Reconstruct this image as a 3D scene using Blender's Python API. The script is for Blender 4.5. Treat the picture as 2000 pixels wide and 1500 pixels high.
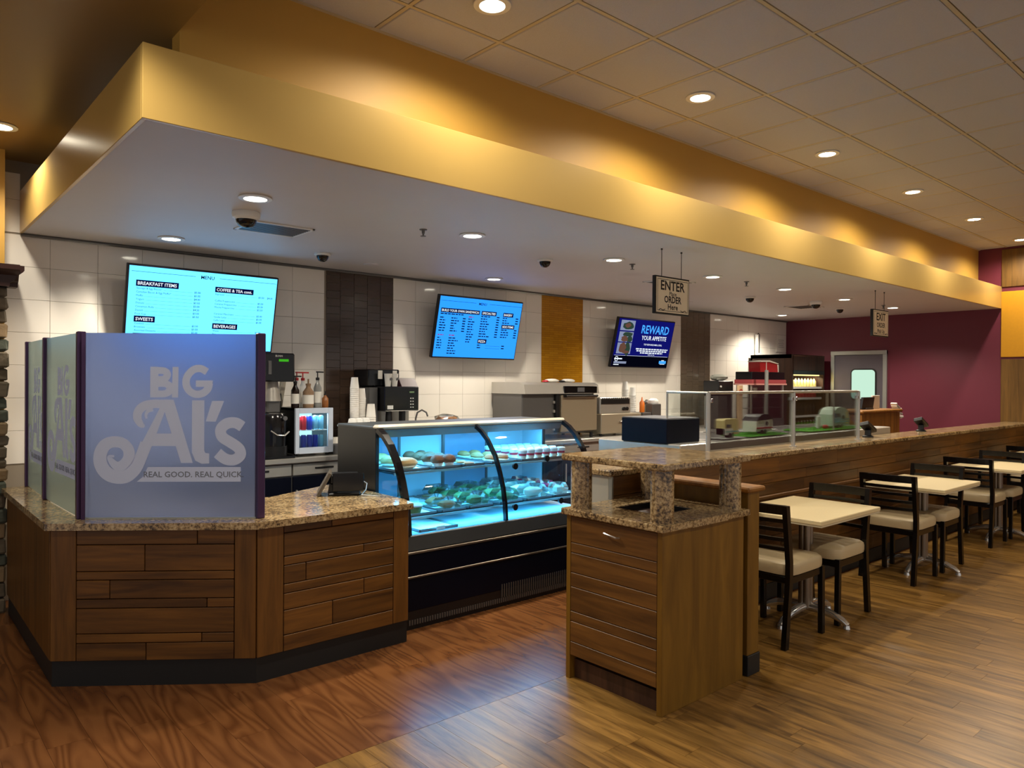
import bpy, math, random
from mathutils import Matrix, Vector
R = random.Random(7)
for o in list(bpy.data.objects): bpy.data.objects.remove(o)
SC = bpy.context.scene
COL = SC.collection

# ------------------------------------------------------------------ camera
YAW, PITCH, ROLL, FPX, CH = math.radians(41.22676), math.radians(-0.24659), math.radians(0.3768), 1435.84, 1.62
fw = Vector((math.sin(YAW)*math.cos(PITCH), math.cos(YAW)*math.cos(PITCH), math.sin(PITCH)))
rt = Vector((math.cos(YAW), -math.sin(YAW), 0)); up = rt.cross(fw)
rt2 = math.cos(ROLL)*rt + math.sin(ROLL)*up; up2 = -math.sin(ROLL)*rt + math.cos(ROLL)*up
cd = bpy.data.cameras.new('camera'); cd.sensor_width = 36; cd.sensor_fit = 'HORIZONTAL'; cd.lens = 36*FPX/2000
cd.clip_start = .02
cam = bpy.data.objects.new('camera', cd); COL.objects.link(cam); SC.camera = cam
m3 = Matrix((rt2, up2, -fw)).transposed()
cam.matrix_world = Matrix.Translation((0, 0, CH)) @ m3.to_4x4()

# ------------------------------------------------------------------ world, exposure
W = bpy.data.worlds.new('world'); SC.world = W; W.use_nodes = True
W.node_tree.nodes['Background'].inputs[0].default_value = (1.0, .96, .93, 1)
W.node_tree.nodes['Background'].inputs[1].default_value = .28
vs = SC.view_settings
vs.view_transform = 'Standard'; vs.look = 'None'; vs.gamma = 1; vs.exposure = .66; vs.use_curve_mapping = False
WARM = (1, .90, .74)
P_CANOPY, P_CEIL, P_GOLD, P_CASE = 70, 52, 36, 14

# ------------------------------------------------------------------ node helpers
MATS = {}
def lin(c):
    return tuple(((x/255)/12.92 if x/255 <= .04045 else ((x/255+.055)/1.055)**2.4) for x in c)
def base(name):
    m = bpy.data.materials.new(name); m.use_nodes = True
    return m, m.node_tree.nodes, m.node_tree.links, m.node_tree.nodes['Principled BSDF']
def pm(name, rgb, rough=.5, metal=0., spec=.5, emit=None, es=0., coat=0., var=0., vscale=20., bump=0., bscale=60.):
    """plain procedural material, rgb in 0-255; var: soft colour mottling; bump: fine relief"""
    if name in MATS: return MATS[name]
    m, n, l, b = base(name); c = lin(rgb)
    b.inputs['Base Color'].default_value = (*c, 1); b.inputs['Roughness'].default_value = rough
    b.inputs['Metallic'].default_value = metal; b.inputs['Specular IOR Level'].default_value = spec
    b.inputs['Coat Weight'].default_value = coat
    if emit: b.inputs['Emission Color'].default_value = (*lin(emit), 1); b.inputs['Emission Strength'].default_value = es
    tc = n.new('ShaderNodeTexCoord')
    nz = n.new('ShaderNodeTexNoise'); nz.inputs['Scale'].default_value = vscale; nz.inputs['Detail'].default_value = 4
    l.new(tc.outputs['Object'], nz.inputs['Vector'])
    mx = n.new('ShaderNodeMix'); mx.data_type = 'RGBA'
    mx.inputs[6].default_value = (*[x*(1-var) for x in c], 1); mx.inputs[7].default_value = (*[min(1, x*(1+var)) for x in c], 1)
    l.new(nz.outputs['Fac'], mx.inputs[0]); l.new(mx.outputs[2], b.inputs['Base Color'])
    if bump:
        n2 = n.new('ShaderNodeTexNoise'); n2.inputs['Scale'].default_value = bscale; n2.inputs['Detail'].default_value = 5
        l.new(tc.outputs['Object'], n2.inputs['Vector'])
        bp = n.new('ShaderNodeBump'); bp.inputs['Strength'].default_value = bump; bp.inputs['Distance'].default_value = .01
        l.new(n2.outputs['Fac'], bp.inputs['Height']); l.new(bp.outputs[0], b.inputs['Normal'])
    MATS[name] = m; return m
def wood(name, dark, light, axis, rough=.4, stretch=11., scale=1.6, rnd=.25, spec=.4, ring=0., coat=0.):
    """grain along axis; tone differs from board to board (object random)"""
    m, n, l, b = base(name)
    tc = n.new('ShaderNodeTexCoord'); oi = n.new('ShaderNodeObjectInfo')
    mul = n.new('ShaderNodeMath'); mul.operation = 'MULTIPLY'; mul.inputs[1].default_value = 37.
    l.new(oi.outputs['Random'], mul.inputs[0])
    add = n.new('ShaderNodeVectorMath'); add.operation = 'ADD'
    l.new(tc.outputs['Object'], add.inputs[0]); l.new(mul.outputs[0], add.inputs[1])
    mp = n.new('ShaderNodeMapping'); s = [stretch]*3; s['xyz'.index(axis)] = .8
    mp.inputs['Scale'].default_value = s; l.new(add.outputs[0], mp.inputs['Vector'])
    nz = n.new('ShaderNodeTexNoise'); nz.inputs['Scale'].default_value = scale; nz.inputs['Detail'].default_value = 7
    nz.inputs['Roughness'].default_value = .62; nz.inputs['Distortion'].default_value = .5
    l.new(mp.outputs[0], nz.inputs['Vector'])
    fac = nz.outputs['Fac']
    if ring:
        wv = n.new('ShaderNodeTexNoise'); wv.inputs['Scale'].default_value = scale*.45; wv.inputs['Detail'].default_value = 2
        l.new(mp.outputs[0], wv.inputs['Vector'])
        mm = n.new('ShaderNodeMath'); mm.operation = 'MULTIPLY'; mm.inputs[1].default_value = ring
        l.new(wv.outputs['Fac'], mm.inputs[0])
        fr = n.new('ShaderNodeMath'); fr.operation = 'PINGPONG'; fr.inputs[1].default_value = 1; l.new(mm.outputs[0], fr.inputs[0])
        av = n.new('ShaderNodeMath'); av.operation = 'MULTIPLY_ADD'; av.inputs[1].default_value = .45
        hf = n.new('ShaderNodeMath'); hf.operation = 'MULTIPLY'; hf.inputs[1].default_value = .6
        l.new(fac, hf.inputs[0]); l.new(fr.outputs[0], av.inputs[0]); l.new(hf.outputs[0], av.inputs[2]); fac = av.outputs[0]
    rp = n.new('ShaderNodeValToRGB'); rp.color_ramp.elements[0].position = .32; rp.color_ramp.elements[1].position = .68
    rp.color_ramp.elements[0].color = (*lin(dark), 1); rp.color_ramp.elements[1].color = (*lin(light), 1)
    l.new(fac, rp.inputs[0])
    hs = n.new('ShaderNodeHueSaturation')
    mr = n.new('ShaderNodeMapRange'); mr.inputs['To Min'].default_value = 1-rnd; mr.inputs['To Max'].default_value = 1+rnd
    l.new(oi.outputs['Random'], mr.inputs[0]); l.new(mr.outputs[0], hs.inputs['Value']); l.new(rp.outputs[0], hs.inputs['Color'])
    l.new(hs.outputs[0], b.inputs['Base Color'])
    b.inputs['Roughness'].default_value = rough; b.inputs['Specular IOR Level'].default_value = spec; b.inputs['Coat Weight'].default_value = coat
    b.inputs['Coat Roughness'].default_value = .2
    bp = n.new('ShaderNodeBump'); bp.inputs['Strength'].default_value = .08; bp.inputs['Distance'].default_value = .01
    l.new(nz.outputs['Fac'], bp.inputs['Height']); l.new(bp.outputs[0], b.inputs['Normal'])
    MATS[name] = m; return m
def granite(name):
    m, n, l, b = base(name); tc = n.new('ShaderNodeTexCoord')
    nz = n.new('ShaderNodeTexNoise'); nz.inputs['Scale'].default_value = 60; nz.inputs['Detail'].default_value = 8; nz.inputs['Roughness'].default_value = .72
    n2 = n.new('ShaderNodeTexNoise'); n2.inputs['Scale'].default_value = 9; n2.inputs['Detail'].default_value = 3
    for q in (nz, n2): l.new(tc.outputs['Object'], q.inputs['Vector'])
    ad = n.new('ShaderNodeMath'); ad.operation = 'MULTIPLY_ADD'; ad.inputs[1].default_value = .3
    l.new(n2.outputs['Fac'], ad.inputs[0]); l.new(nz.outputs['Fac'], ad.inputs[2])
    rp = n.new('ShaderNodeValToRGB'); e = rp.color_ramp.elements
    e[0].position = .47; e[0].color = (*lin((40, 32, 26)), 1); e[1].position = .84; e[1].color = (*lin((212, 190, 148)), 1)
    q = e.new(.57); q.color = (*lin((100, 80, 58)), 1); q = e.new(.66); q.color = (*lin((166, 138, 96)), 1)
    l.new(ad.outputs[0], rp.inputs[0]); l.new(rp.outputs[0], b.inputs['Base Color'])
    b.inputs['Roughness'].default_value = .14; b.inputs['Specular IOR Level'].default_value = .6
    MATS[name] = m; return m
def glass(name, tint=(250, 253, 252), refl=.10, rough=.02):
    """thin clear pane: Fresnel-weighted gloss over straight transmission"""
    m, n, l, b = base(name); n.remove(b); out = n['Material Output']
    tr = n.new('ShaderNodeBsdfTransparent'); tr.inputs[0].default_value = (*lin(tint), 1)
    gl = n.new('ShaderNodeBsdfGlossy'); gl.inputs['Roughness'].default_value = rough
    fr = n.new('ShaderNodeFresnel'); fr.inputs[0].default_value = 1.45
    ml = n.new('ShaderNodeMath'); ml.operation = 'MULTIPLY_ADD'; ml.inputs[1].default_value = .8; ml.inputs[2].default_value = refl*.25
    l.new(fr.outputs[0], ml.inputs[0])
    mx = n.new('ShaderNodeMixShader'); l.new(ml.outputs[0], mx.inputs[0]); l.new(tr.outputs[0], mx.inputs[1]); l.new(gl.outputs[0], mx.inputs[2])
    l.new(mx.outputs[0], out.inputs[0]); MATS[name] = m; return m
def frosted(name, tint, rough, trans=.5, clear=.0):
    m, n, l, b = base(name); n.remove(b); out = n['Material Output']
    rf = n.new('ShaderNodeBsdfRefraction'); rf.inputs['Roughness'].default_value = rough; rf.inputs['IOR'].default_value = 1.45
    rf.inputs[0].default_value = (*lin(tint), 1)
    tl = n.new('ShaderNodeBsdfTranslucent'); tl.inputs[0].default_value = (*lin(tint), 1)
    df = n.new('ShaderNodeBsdfDiffuse'); df.inputs[0].default_value = (*lin(tint), 1)
    gl = n.new('ShaderNodeBsdfGlossy'); gl.inputs['Roughness'].default_value = .10
    tp = n.new('ShaderNodeBsdfTransparent'); tp.inputs[0].default_value = (*lin(tint), 1)
    a = n.new('ShaderNodeMixShader'); a.inputs[0].default_value = .35; l.new(tl.outputs[0], a.inputs[1]); l.new(df.outputs[0], a.inputs[2])
    c = n.new('ShaderNodeMixShader'); c.inputs[0].default_value = trans; l.new(a.outputs[0], c.inputs[1]); l.new(rf.outputs[0], c.inputs[2])
    e = n.new('ShaderNodeMixShader'); e.inputs[0].default_value = clear; l.new(c.outputs[0], e.inputs[1]); l.new(tp.outputs[0], e.inputs[2])
    d = n.new('ShaderNodeMixShader'); d.inputs[0].default_value = .06; l.new(e.outputs[0], d.inputs[1]); l.new(gl.outputs[0], d.inputs[2])
    l.new(d.outputs[0], out.inputs[0]); MATS[name] = m; return m
def emis(name, rgb, s):
    if name in MATS: return MATS[name]
    s = s/2**SC.view_settings.exposure
    m, n, l, b = base(name); n.remove(b)
    e = n.new('ShaderNodeEmission'); e.inputs[0].default_value = (*lin(rgb), 1); e.inputs[1].default_value = s
    l.new(e.outputs[0], n['Material Output'].inputs[0]); MATS[name] = m; return m
def floorbase(name, dark, light, w, ln, mortar):
    """boards beyond the built ones: brick layout turned along Y"""
    m, n, l, b = base(name); tc = n.new('ShaderNodeTexCoord')
    mp = n.new('ShaderNodeMapping'); mp.inputs['Rotation'].default_value = (0, 0, math.pi/2); l.new(tc.outputs['Object'], mp.inputs[0])
    bk = n.new('ShaderNodeTexBrick'); bk.inputs['Scale'].default_value = 1; bk.inputs['Brick Width'].default_value = ln; bk.inputs['Row Height'].default_value = w
    bk.inputs['Mortar Size'].default_value = .0015; bk.inputs['Color1'].default_value = (*lin(dark), 1); bk.inputs['Color2'].default_value = (*lin(light), 1)
    bk.inputs['Mortar'].default_value = (*lin(mortar), 1); l.new(mp.outputs[0], bk.inputs['Vector'])
    l.new(bk.outputs[0], b.inputs['Base Color']); b.inputs['Roughness'].default_value = .35; MATS[name] = m; return m
def bricktex(name, c1, c2, mort, w, h, rough=.2):
    m, n, l, b = base(name); tc = n.new('ShaderNodeTexCoord')
    mp = n.new('ShaderNodeMapping'); mp.inputs['Rotation'].default_value = (math.pi/2, 0, 0); l.new(tc.outputs['Object'], mp.inputs[0])
    bk = n.new('ShaderNodeTexBrick'); bk.inputs['Scale'].default_value = 1; bk.inputs['Brick Width'].default_value = w; bk.inputs['Row Height'].default_value = h
    bk.inputs['Mortar Size'].default_value = .002; bk.inputs['Color1'].default_value = (*lin(c1), 1); bk.inputs['Color2'].default_value = (*lin(c2), 1)
    bk.inputs['Mortar'].default_value = (*lin(mort), 1); l.new(mp.outputs[0], bk.inputs['Vector'])
    l.new(bk.outputs[0], b.inputs['Base Color']); b.inputs['Roughness'].default_value = rough
    bp = n.new('ShaderNodeBump'); bp.inputs['Strength'].default_value = .3; bp.inputs['Distance'].default_value = .003; bp.invert = True
    l.new(bk.outputs['Fac'], bp.inputs['Height']); l.new(bp.outputs[0], b.inputs['Normal']); MATS[name] = m; return m

# ------------------------------------------------------------------ geometry helpers
class G:
    def __init__(s, mat=None): s.v = []; s.f = []; s.mat = mat
    def add(s, v, f):
        o = len(s.v)
        for p in v:
            p = Vector(p)
            if s.mat is not None: p = s.mat @ p
            s.v.append(p)
        s.f += [tuple(i+o for i in q) for q in f]; return s
    def box(s, x0, x1, y0, y1, z0, z1, b=0.):
        if x0 > x1: x0, x1 = x1, x0
        if y0 > y1: y0, y1 = y1, y0
        if z0 > z1: z0, z1 = z1, z0
        if not b:
            v = [(x, y, z) for z in (z0, z1) for y in (y0, y1) for x in (x0, x1)]
            return s.add(v, [(0, 2, 3, 1), (4, 5, 7, 6), (0, 1, 5, 4), (2, 6, 7, 3), (0, 4, 6, 2), (1, 3, 7, 5)])
        b = min(b, (x1-x0)*.49, (y1-y0)*.49, (z1-z0)*.49)
        lo = (x0, y0, z0); hi = (x1, y1, z1); v = []; idx = {}
        for a in range(3):
            for sg in (0, 1):
                for s1 in (0, 1):
                    for s2 in (0, 1):
                        p = [0, 0, 0]; o = [i for i in range(3) if i != a]
                        p[a] = hi[a] if sg else lo[a]
                        p[o[0]] = hi[o[0]]-b if s1 else lo[o[0]]+b
                        p[o[1]] = hi[o[1]]-b if s2 else lo[o[1]]+b
                        c = [0, 0, 0]; c[a] = sg; c[o[0]] = s1; c[o[1]] = s2
                        idx[(a, tuple(c))] = len(v); v.append(tuple(p))
        f = []
        for a in range(3):
            o = [i for i in range(3) if i != a]
            for sg in (0, 1):
                q = []
                for s1, s2 in ((0, 0), (1, 0), (1, 1), (0, 1)):
                    c = [0, 0, 0]; c[a] = sg; c[o[0]] = s1; c[o[1]] = s2; q.append(idx[(a, tuple(c))])
                f.append(tuple(q))
        for a in range(3):
            o = [i for i in range(3) if i != a]
            for s1 in (0, 1):
                for s2 in (0, 1):
                    c0 = [0]*3; c1 = [0]*3; c1[a] = 1
                    for c in (c0, c1): c[o[0]] = s1; c[o[1]] = s2
                    f.append((idx[(o[0], tuple(c0))], idx[(o[0], tuple(c1))], idx[(o[1], tuple(c1))], idx[(o[1], tuple(c0))]))
        for c in [(i, j, k) for i in (0, 1) for j in (0, 1) for k in (0, 1)]:
            f.append(tuple(idx[(a, c)] for a in range(3)))
        return s.add(v, f)
    def cyl(s, p0, p1, r0, r1=None, n=16, caps=True):
        r1 = r0 if r1 is None else r1; p0 = Vector(p0); p1 = Vector(p1); d = (p1-p0).normalized()
        a = d.orthogonal().normalized(); b = d.cross(a)
        v = [p+(a*math.cos(t)+b*math.sin(t))*r for p, r in ((p0, r0), (p1, r1)) for t in [2*math.pi*i/n for i in range(n)]]
        f = [(i, (i+1) % n, n+(i+1) % n, n+i) for i in range(n)]
        if caps: f += [tuple(range(n-1, -1, -1)), tuple(range(n, 2*n))]
        return s.add(v, f)
    def lathe(s, prof, c=(0, 0, 0), n=16, capb=True, capt=True):
        v = [(c[0]+r*math.cos(2*math.pi*i/n), c[1]+r*math.sin(2*math.pi*i/n), c[2]+z) for r, z in prof for i in range(n)]
        f = [(k*n+i, k*n+(i+1) % n, (k+1)*n+(i+1) % n, (k+1)*n+i) for k in range(len(prof)-1) for i in range(n)]
        if capb: f.append(tuple(range(n-1, -1, -1)))
        if capt: f.append(tuple(range((len(prof)-1)*n, len(prof)*n)))
        return s.add(v, f)
    def tube(s, path, r, n=8):
        path = [Vector(p) for p in path]; rings = []
        up = None
        for i, p in enumerate(path):
            d = (path[min(i+1, len(path)-1)]-path[max(i-1, 0)]).normalized()
            if up is None: up = d.orthogonal().normalized()
            up = (up-d*up.dot(d)).normalized(); b = d.cross(up)
            rr = r[i] if isinstance(r, (list, tuple)) else r
            rings.append([p+(up*math.cos(2*math.pi*k/n)+b*math.sin(2*math.pi*k/n))*rr for k in range(n)])
        v = [q for rg in rings for q in rg]; L = len(rings)
        f = [(k*n+i, k*n+(i+1) % n, (k+1)*n+(i+1) % n, (k+1)*n+i) for k in range(L-1) for i in range(n)]
        f += [tuple(range(n-1, -1, -1)), tuple(range((L-1)*n, L*n))]
        return s.add(v, f)
    def prism(s, poly, ax, a0, a1):
        """poly in the two other axes (cyclic order), extruded along ax"""
        o = {'x': (1, 2), 'y': (0, 2), 'z': (0, 1)}[ax]; k = 'xyz'.index(ax); n = len(poly); v = []
        for a in (a0, a1):
            for p in poly:
                q = [0, 0, 0]; q[k] = a; q[o[0]] = p[0]; q[o[1]] = p[1]; v.append(tuple(q))
        f = [tuple(range(n-1, -1, -1)), tuple(range(n, 2*n))] + [(i, (i+1) % n, n+(i+1) % n, n+i) for i in range(n)]
        return s.add(v, f)
    def ell(s, c, r, n=12, m=7, jit=0., z0=-1.):
        v = []; f = []
        rr = random.Random(int(abs(c[0]*7919+c[1]*104729+c[2]*1299709)*100))
        for j in range(m+1):
            ph = -math.pi/2+math.pi*j/m
            for i in range(n):
                t = 2*math.pi*i/n; k = 1+(rr.uniform(-jit, jit) if 0 < j < m else 0)
                v.append((c[0]+r[0]*math.cos(ph)*math.cos(t)*k, c[1]+r[1]*math.cos(ph)*math.sin(t)*k, c[2]+r[2]*max(z0, math.sin(ph)*k)))
        for j in range(m):
            for i in range(n): f.append((j*n+i, j*n+(i+1) % n, (j+1)*n+(i+1) % n, (j+1)*n+i))
        return s.add(v, f)
    def bar(s, p0, p1, w, h, upv=(0, 0, 1), b=0.):
        """box along p0-p1 with width w (sideways) and height h (along upv)"""
        p0 = Vector(p0); p1 = Vector(p1); d = p1-p0; L = d.length; d.normalize()
        u = Vector(upv); u = (u-d*u.dot(d)).normalized(); sd = u.cross(d)
        old = s.mat; M = Matrix((d, sd, u)).transposed().to_4x4(); M.translation = p0
        s.mat = (old @ M) if old is not None else M
        s.box(0, L, -w/2, w/2, -h/2, h/2, b); s.mat = old; return s
    def obj(s, name, mat, parent=None, smooth=False, kind=None):
        me = bpy.data.meshes.new(name); inv = inverse(parent) if parent is not None else None
        me.from_pydata([tuple(inv @ p) if inv is not None else tuple(p) for p in s.v], [], s.f)
        import bmesh
        bm = bmesh.new(); bm.from_mesh(me); bmesh.ops.recalc_face_normals(bm, faces=bm.faces); bm.to_mesh(me); bm.free()
        if smooth:
            me.shade_smooth(); me.set_sharp_from_angle(angle=math.radians(38))
        me.materials.append(mat); me.update()
        return link(me, name, parent, kind=kind)
def inverse(o):
    M = Matrix.Identity(4)
    while o is not None: M = o.matrix_basis @ M; o = o.parent
    return M.inverted()
def link(data, name, parent=None, loc=None, kind=None):
    o = bpy.data.objects.new(name, data); COL.objects.link(o)
    if parent is not None: o.parent = parent
    if loc is not None: o.location = loc
    if kind: o['kind'] = kind
    return o
def tag(o, label, cat, group=None):
    o['label'] = label; o['category'] = cat
    if group: o['group'] = group
    return o
def thing(name, label, cat, loc=(0, 0, 0), rz=0, group=None):
    o = link(None, name); o.location = loc; o.rotation_euler = (0, 0, rz); o.empty_display_size = .1
    return tag(o, label, cat, group)
def struct(o): o['kind'] = 'structure'; return o
def dup(root, loc, rz=None, label=None, group=None, parent=None):
    c = root.copy(); COL.objects.link(c); c.parent = parent; 
    if loc is not None: c.location = loc
    if rz is not None: c.rotation_euler = (0, 0, rz)
    if label: c['label'] = label
    if group: c['group'] = group
    for ch in list(root.children): dup(ch, None, parent=c)
    return c
def frame(o, U, V):
    """plane frame: x along U, y along V, z out of the plane"""
    U = Vector(U).normalized(); V = Vector(V).normalized(); M = Matrix((U, V, U.cross(V))).transposed().to_4x4(); M.translation = Vector(o); return M
TXT = {}
def text(g, s, x, y, size, bold=0., align='LEFT', z=0., wide=1.):
    key = (s, bold)
    if key not in TXT:
        c = bpy.data.curves.new('t', 'FONT'); c.body = s; c.size = 1; c.resolution_u = 2; c.offset = bold
        o = bpy.data.objects.new('t', c); me = bpy.data.meshes.new_from_object(o)
        TXT[key] = ([tuple(v.co) for v in me.vertices], [tuple(p.vertices) for p in me.polygons])
        bpy.data.objects.remove(o); bpy.data.meshes.remove(me)
    v, f = TXT[key]
    if not v: return 0
    x0 = min(p[0] for p in v); x1 = max(p[0] for p in v); w = (x1-x0)*size*wide
    ox = x if align == 'LEFT' else x-w/2 if align == 'CENTER' else x-w
    g.add([(ox+(p[0]-x0)*size*wide, y+p[1]*size, z) for p in v], f); return w
def rect(g, x0, x1, y0, y1, z=0.): g.add([(x0, y0, z), (x1, y0, z), (x1, y1, z), (x0, y1, z)], [(0, 1, 2, 3)])
def stroke(g, pts, w, z=0., sub=6):
    """flat ribbon along a smooth path; w: width or per-point widths"""
    P = [Vector((p[0], p[1], 0)) for p in pts]; n = len(P); ws = w if isinstance(w, (list, tuple)) else [w]*n; q = []; qw = []
    for i in range(n-1):
        p0 = P[max(i-1, 0)]; p1 = P[i]; p2 = P[i+1]; p3 = P[min(i+2, n-1)]
        for k in range(sub):
            t = k/sub
            q.append(.5*((2*p1)+(-p0+p2)*t+(2*p0-5*p1+4*p2-p3)*t*t+(-p0+3*p1-3*p2+p3)*t**3)); qw.append(ws[i]*(1-t)+ws[i+1]*t)
    q.append(P[-1]); qw.append(ws[-1]); v = []
    for i, p in enumerate(q):
        d = (q[min(i+1, len(q)-1)]-q[max(i-1, 0)]).normalized(); nn = Vector((-d.y, d.x, 0))*qw[i]/2
        v += [(p.x+nn.x, p.y+nn.y, z), (p.x-nn.x, p.y-nn.y, z)]
    g.add(v, [(2*i, 2*i+1, 2*i+3, 2*i+2) for i in range(len(q)-1)])

# ------------------------------------------------------------------ materials
wood('counter_wood', (72, 44, 15), (122, 80, 30), 'x', rough=.42, rnd=.22)
wood('counter_wood_upright', (82, 52, 16), (122, 80, 30), 'z', rough=.42, rnd=.12)
wood('station_wood', (74, 46, 15), (126, 84, 34), 'y', rough=.42, rnd=.15)
wood('station_side', (100, 68, 14), (134, 96, 28), 'z', rough=.4, rnd=.06, stretch=7)
wood('light_plank', (80, 53, 20), (166, 124, 62), 'y', rough=.29, rnd=.20, stretch=8, scale=2.4)
wood('red_plank', (92, 54, 27), (118, 75, 40), 'y', rough=.27, rnd=.04, stretch=6, scale=1.5, ring=30.)
wood('panel_wood', (84, 58, 18), (120, 86, 34), 'z', rough=.5, rnd=.08)
wood('dark_wood', (44, 26, 18), (78, 50, 34), 'z', rough=.45, rnd=.1)
wood('podium_wood', (120, 76, 22), (166, 112, 44), 'z', rough=.45, rnd=.08)
granite('granite')
glass('clear_glass'); glass('cooler_glass', refl=.05)
frosted('frosted_glass', (180, 193, 226), .48, .88)  # blue glow of the menu screen partly put into the tint
frosted('side_frosted_glass', (206, 216, 212), .3, .6, .45)
pm('etched_print', (206, 218, 248), .7)
pm('etched_shade', (120, 128, 146), .7)
pm('gold_paint', (200, 166, 94), .3, .12, var=.05, vscale=3)
pm('orange_paint', (194, 150, 64), .55, var=.04, vscale=2)
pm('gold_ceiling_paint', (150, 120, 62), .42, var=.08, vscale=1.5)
pm('canopy_paint', (208, 206, 208), .55, var=.03, vscale=4)
pm('maroon_paint', (104, 34, 52), .5, var=.04, vscale=3)
pm('mustard_panel', (212, 150, 14), .6, var=.06, vscale=30)
pm('ceiling_tile', (188, 188, 194), .9, var=.06, vscale=90, bump=.25, bscale=220)
pm('tbar', (190, 178, 150), .5)
pm('white_tile', (240, 234, 224), .09, spec=.6, var=.02, vscale=6)
pm('grout', (150, 138, 122), .9)
pm('brown_tile', (74, 58, 48), .16, spec=.6, var=.18, vscale=5)
pm('taupe_tile', (112, 98, 82), .2, spec=.6, var=.15, vscale=5)
bricktex('mustard_mosaic', (196, 138, 26), (178, 120, 18), (150, 100, 20), .15, .026)
pm('black_rubber', (22, 22, 22), .55); pm('black_plastic', (18, 18, 20), .38); pm('black_gloss', (12, 12, 15), .16)
pm('dark_bezel', (10, 11, 20), .3); pm('grey_plastic', (96, 96, 98), .45); pm('tablet_grey', (92, 84, 74), .45); pm('white_plastic', (226, 226, 222), .4)
pm('navy_panel', (7, 11, 27), .4, spec=.15); pm('case_black', (15, 17, 20), .34); pm('case_grey', (84, 90, 94), .4, .4)
pm('cream_trim', (206, 196, 176), .3); pm('steel', (190, 186, 178), .3, .6, var=.05, vscale=14); pm('dark_steel', (104, 102, 100), .35, .5)
pm('chrome', (226, 224, 220), .16, .85); pm('brushed_column', (150, 138, 124), .34, .85)
pm('post_metal', (74, 50, 84), .28, .55); pm('chair_wood', (10, 8, 8), .25); pm('vinyl', (196, 176, 138), .42, var=.06, vscale=9, bump=.15, bscale=14)  # screen posts: purple reflection of arcade lights put into the base colour
pm('table_laminate', (226, 206, 160), .42, var=.12, vscale=190); pm('table_edge', (204, 190, 158), .5)
pm('red_paint', (176, 30, 34), .4); pm('paper', (236, 232, 222), .8); pm('cup_paper', (234, 230, 222), .6)
pm('tray_steel', (150, 150, 150), .35, .7); pm('case_inside', (186, 198, 206), .4); pm('wrap', (214, 218, 206), .3)
pm('pastry', (170, 112, 62), .7, var=.2, vscale=40); pm('muffin_top', (120, 74, 46), .75, var=.25, vscale=60); pm('salad', (92, 128, 70), .6, var=.45, vscale=70)
pm('cream_food', (236, 226, 206), .5); pm('berry', (190, 40, 70), .4); pm('bread', (206, 164, 104), .7, var=.15, vscale=30)
glass('pack_plastic', (240, 246, 246), .2, .12)
pm('can_red', (200, 40, 50), .25, .3); pm('can_blue', (36, 60, 180), .25, .3); pm('can_light', (120, 190, 220), .25, .3); pm('can_silver', (176, 188, 206), .22, .7)
pm('amber', (150, 90, 40), .25); pm('bottle_clear', (150, 150, 146), .12); pm('bottle_dark', (36, 24, 20), .15); pm('wicker', (150, 120, 92), .8, var=.3, vscale=60)
pm('grass', (84, 170, 44), .8, var=.4, vscale=90); pm('camper_white', (244, 240, 230), .5); pm('camper_teal', (140, 196, 190), .5); pm('camper_green', (184, 204, 186), .5, var=.2, vscale=60); pm('camper_yellow', (240, 222, 150), .5)
pm('stone', (104, 92, 74), .85, var=.4, vscale=9, bump=.6, bscale=26); pm('stone_tan', (142, 118, 86), .85, var=.3, vscale=9, bump=.6, bscale=26); pm('stone_green', (82, 86, 74), .85, var=.3, vscale=9, bump=.6, bscale=26)
pm('crown', (52, 26, 20), .4); pm('sign_cream', (246, 232, 206), .6, var=.05, vscale=12); pm('sign_black', (24, 20, 18), .6); pm('door_skin', (96, 90, 98), .4, .3, var=.12, vscale=7); pm('aluminium', (182, 184, 176), .35, .7)
emis('lamp_lens', (255, 246, 224), 18); emis('door_glow', (206, 244, 220), .95)
emis('menu_screen', (88, 190, 255), 2.3); emis('menu_screen_blue', (40, 140, 255), 1.5); emis('ad_screen', (20, 22, 120), .75); emis('ad_screen_dark', (8, 9, 26), .5)
emis('screen_ink', (16, 40, 84), .35); emis('screen_navy', (14, 18, 76), .5); emis('screen_white', (236, 244, 255), 1.1); emis('screen_cyan', (70, 166, 255), 1.1); emis('screen_red', (190, 80, 150), .6)
emis('screen_green', (70, 190, 40), .8); emis('photo_grey', (150, 160, 190), .8); emis('photo_green', (60, 84, 70), .6); emis('photo_brown', (120, 84, 70), .7)
emis('fridge_light', (170, 228, 255), 1.6); emis('cooler_light', (255, 226, 150), 1.5); emis('case_lamp', (150, 225, 255), 3)
MT = MATS

# ------------------------------------------------------------------ setting: floor
FB = 2.84
floor = struct(G().box(-3, 12, -3.5, 6.6, -.06, -.006).obj('floor', floorbase('floor_far_boards', (122, 86, 44), (158, 116, 66), .14, 1.1, (70, 48, 24))))
G().box(-3, 12, FB, 6.6, -.006, -.0045).obj('service_lane', floorbase('lane_far_boards', (120, 66, 34), (138, 80, 42), .15, 1.2, (80, 44, 22)), floor)
def visible_light(x, y0, y1):
    return y1 > 2.3-(x-2.03)*.854-.35 and y1 > x/4.04-.35
pw = .128; i = 0; x = 1.0
while x < 11.9:
    y = FB-.001-R.uniform(.1, 1.0); ends = [FB-.001]
    while y > -1.2: ends.append(y); y -= R.uniform(.85, 1.15)
    for a, b_ in zip(ends, ends[1:]):
        if visible_light(x+pw/2, b_, a): G().box(x+.0006, x+pw-.0006, b_+.0006, a-.0006, -.006, 0).obj('plank', MT['light_plank'], floor)
    x += pw
x = -.4; pw = .165
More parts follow.
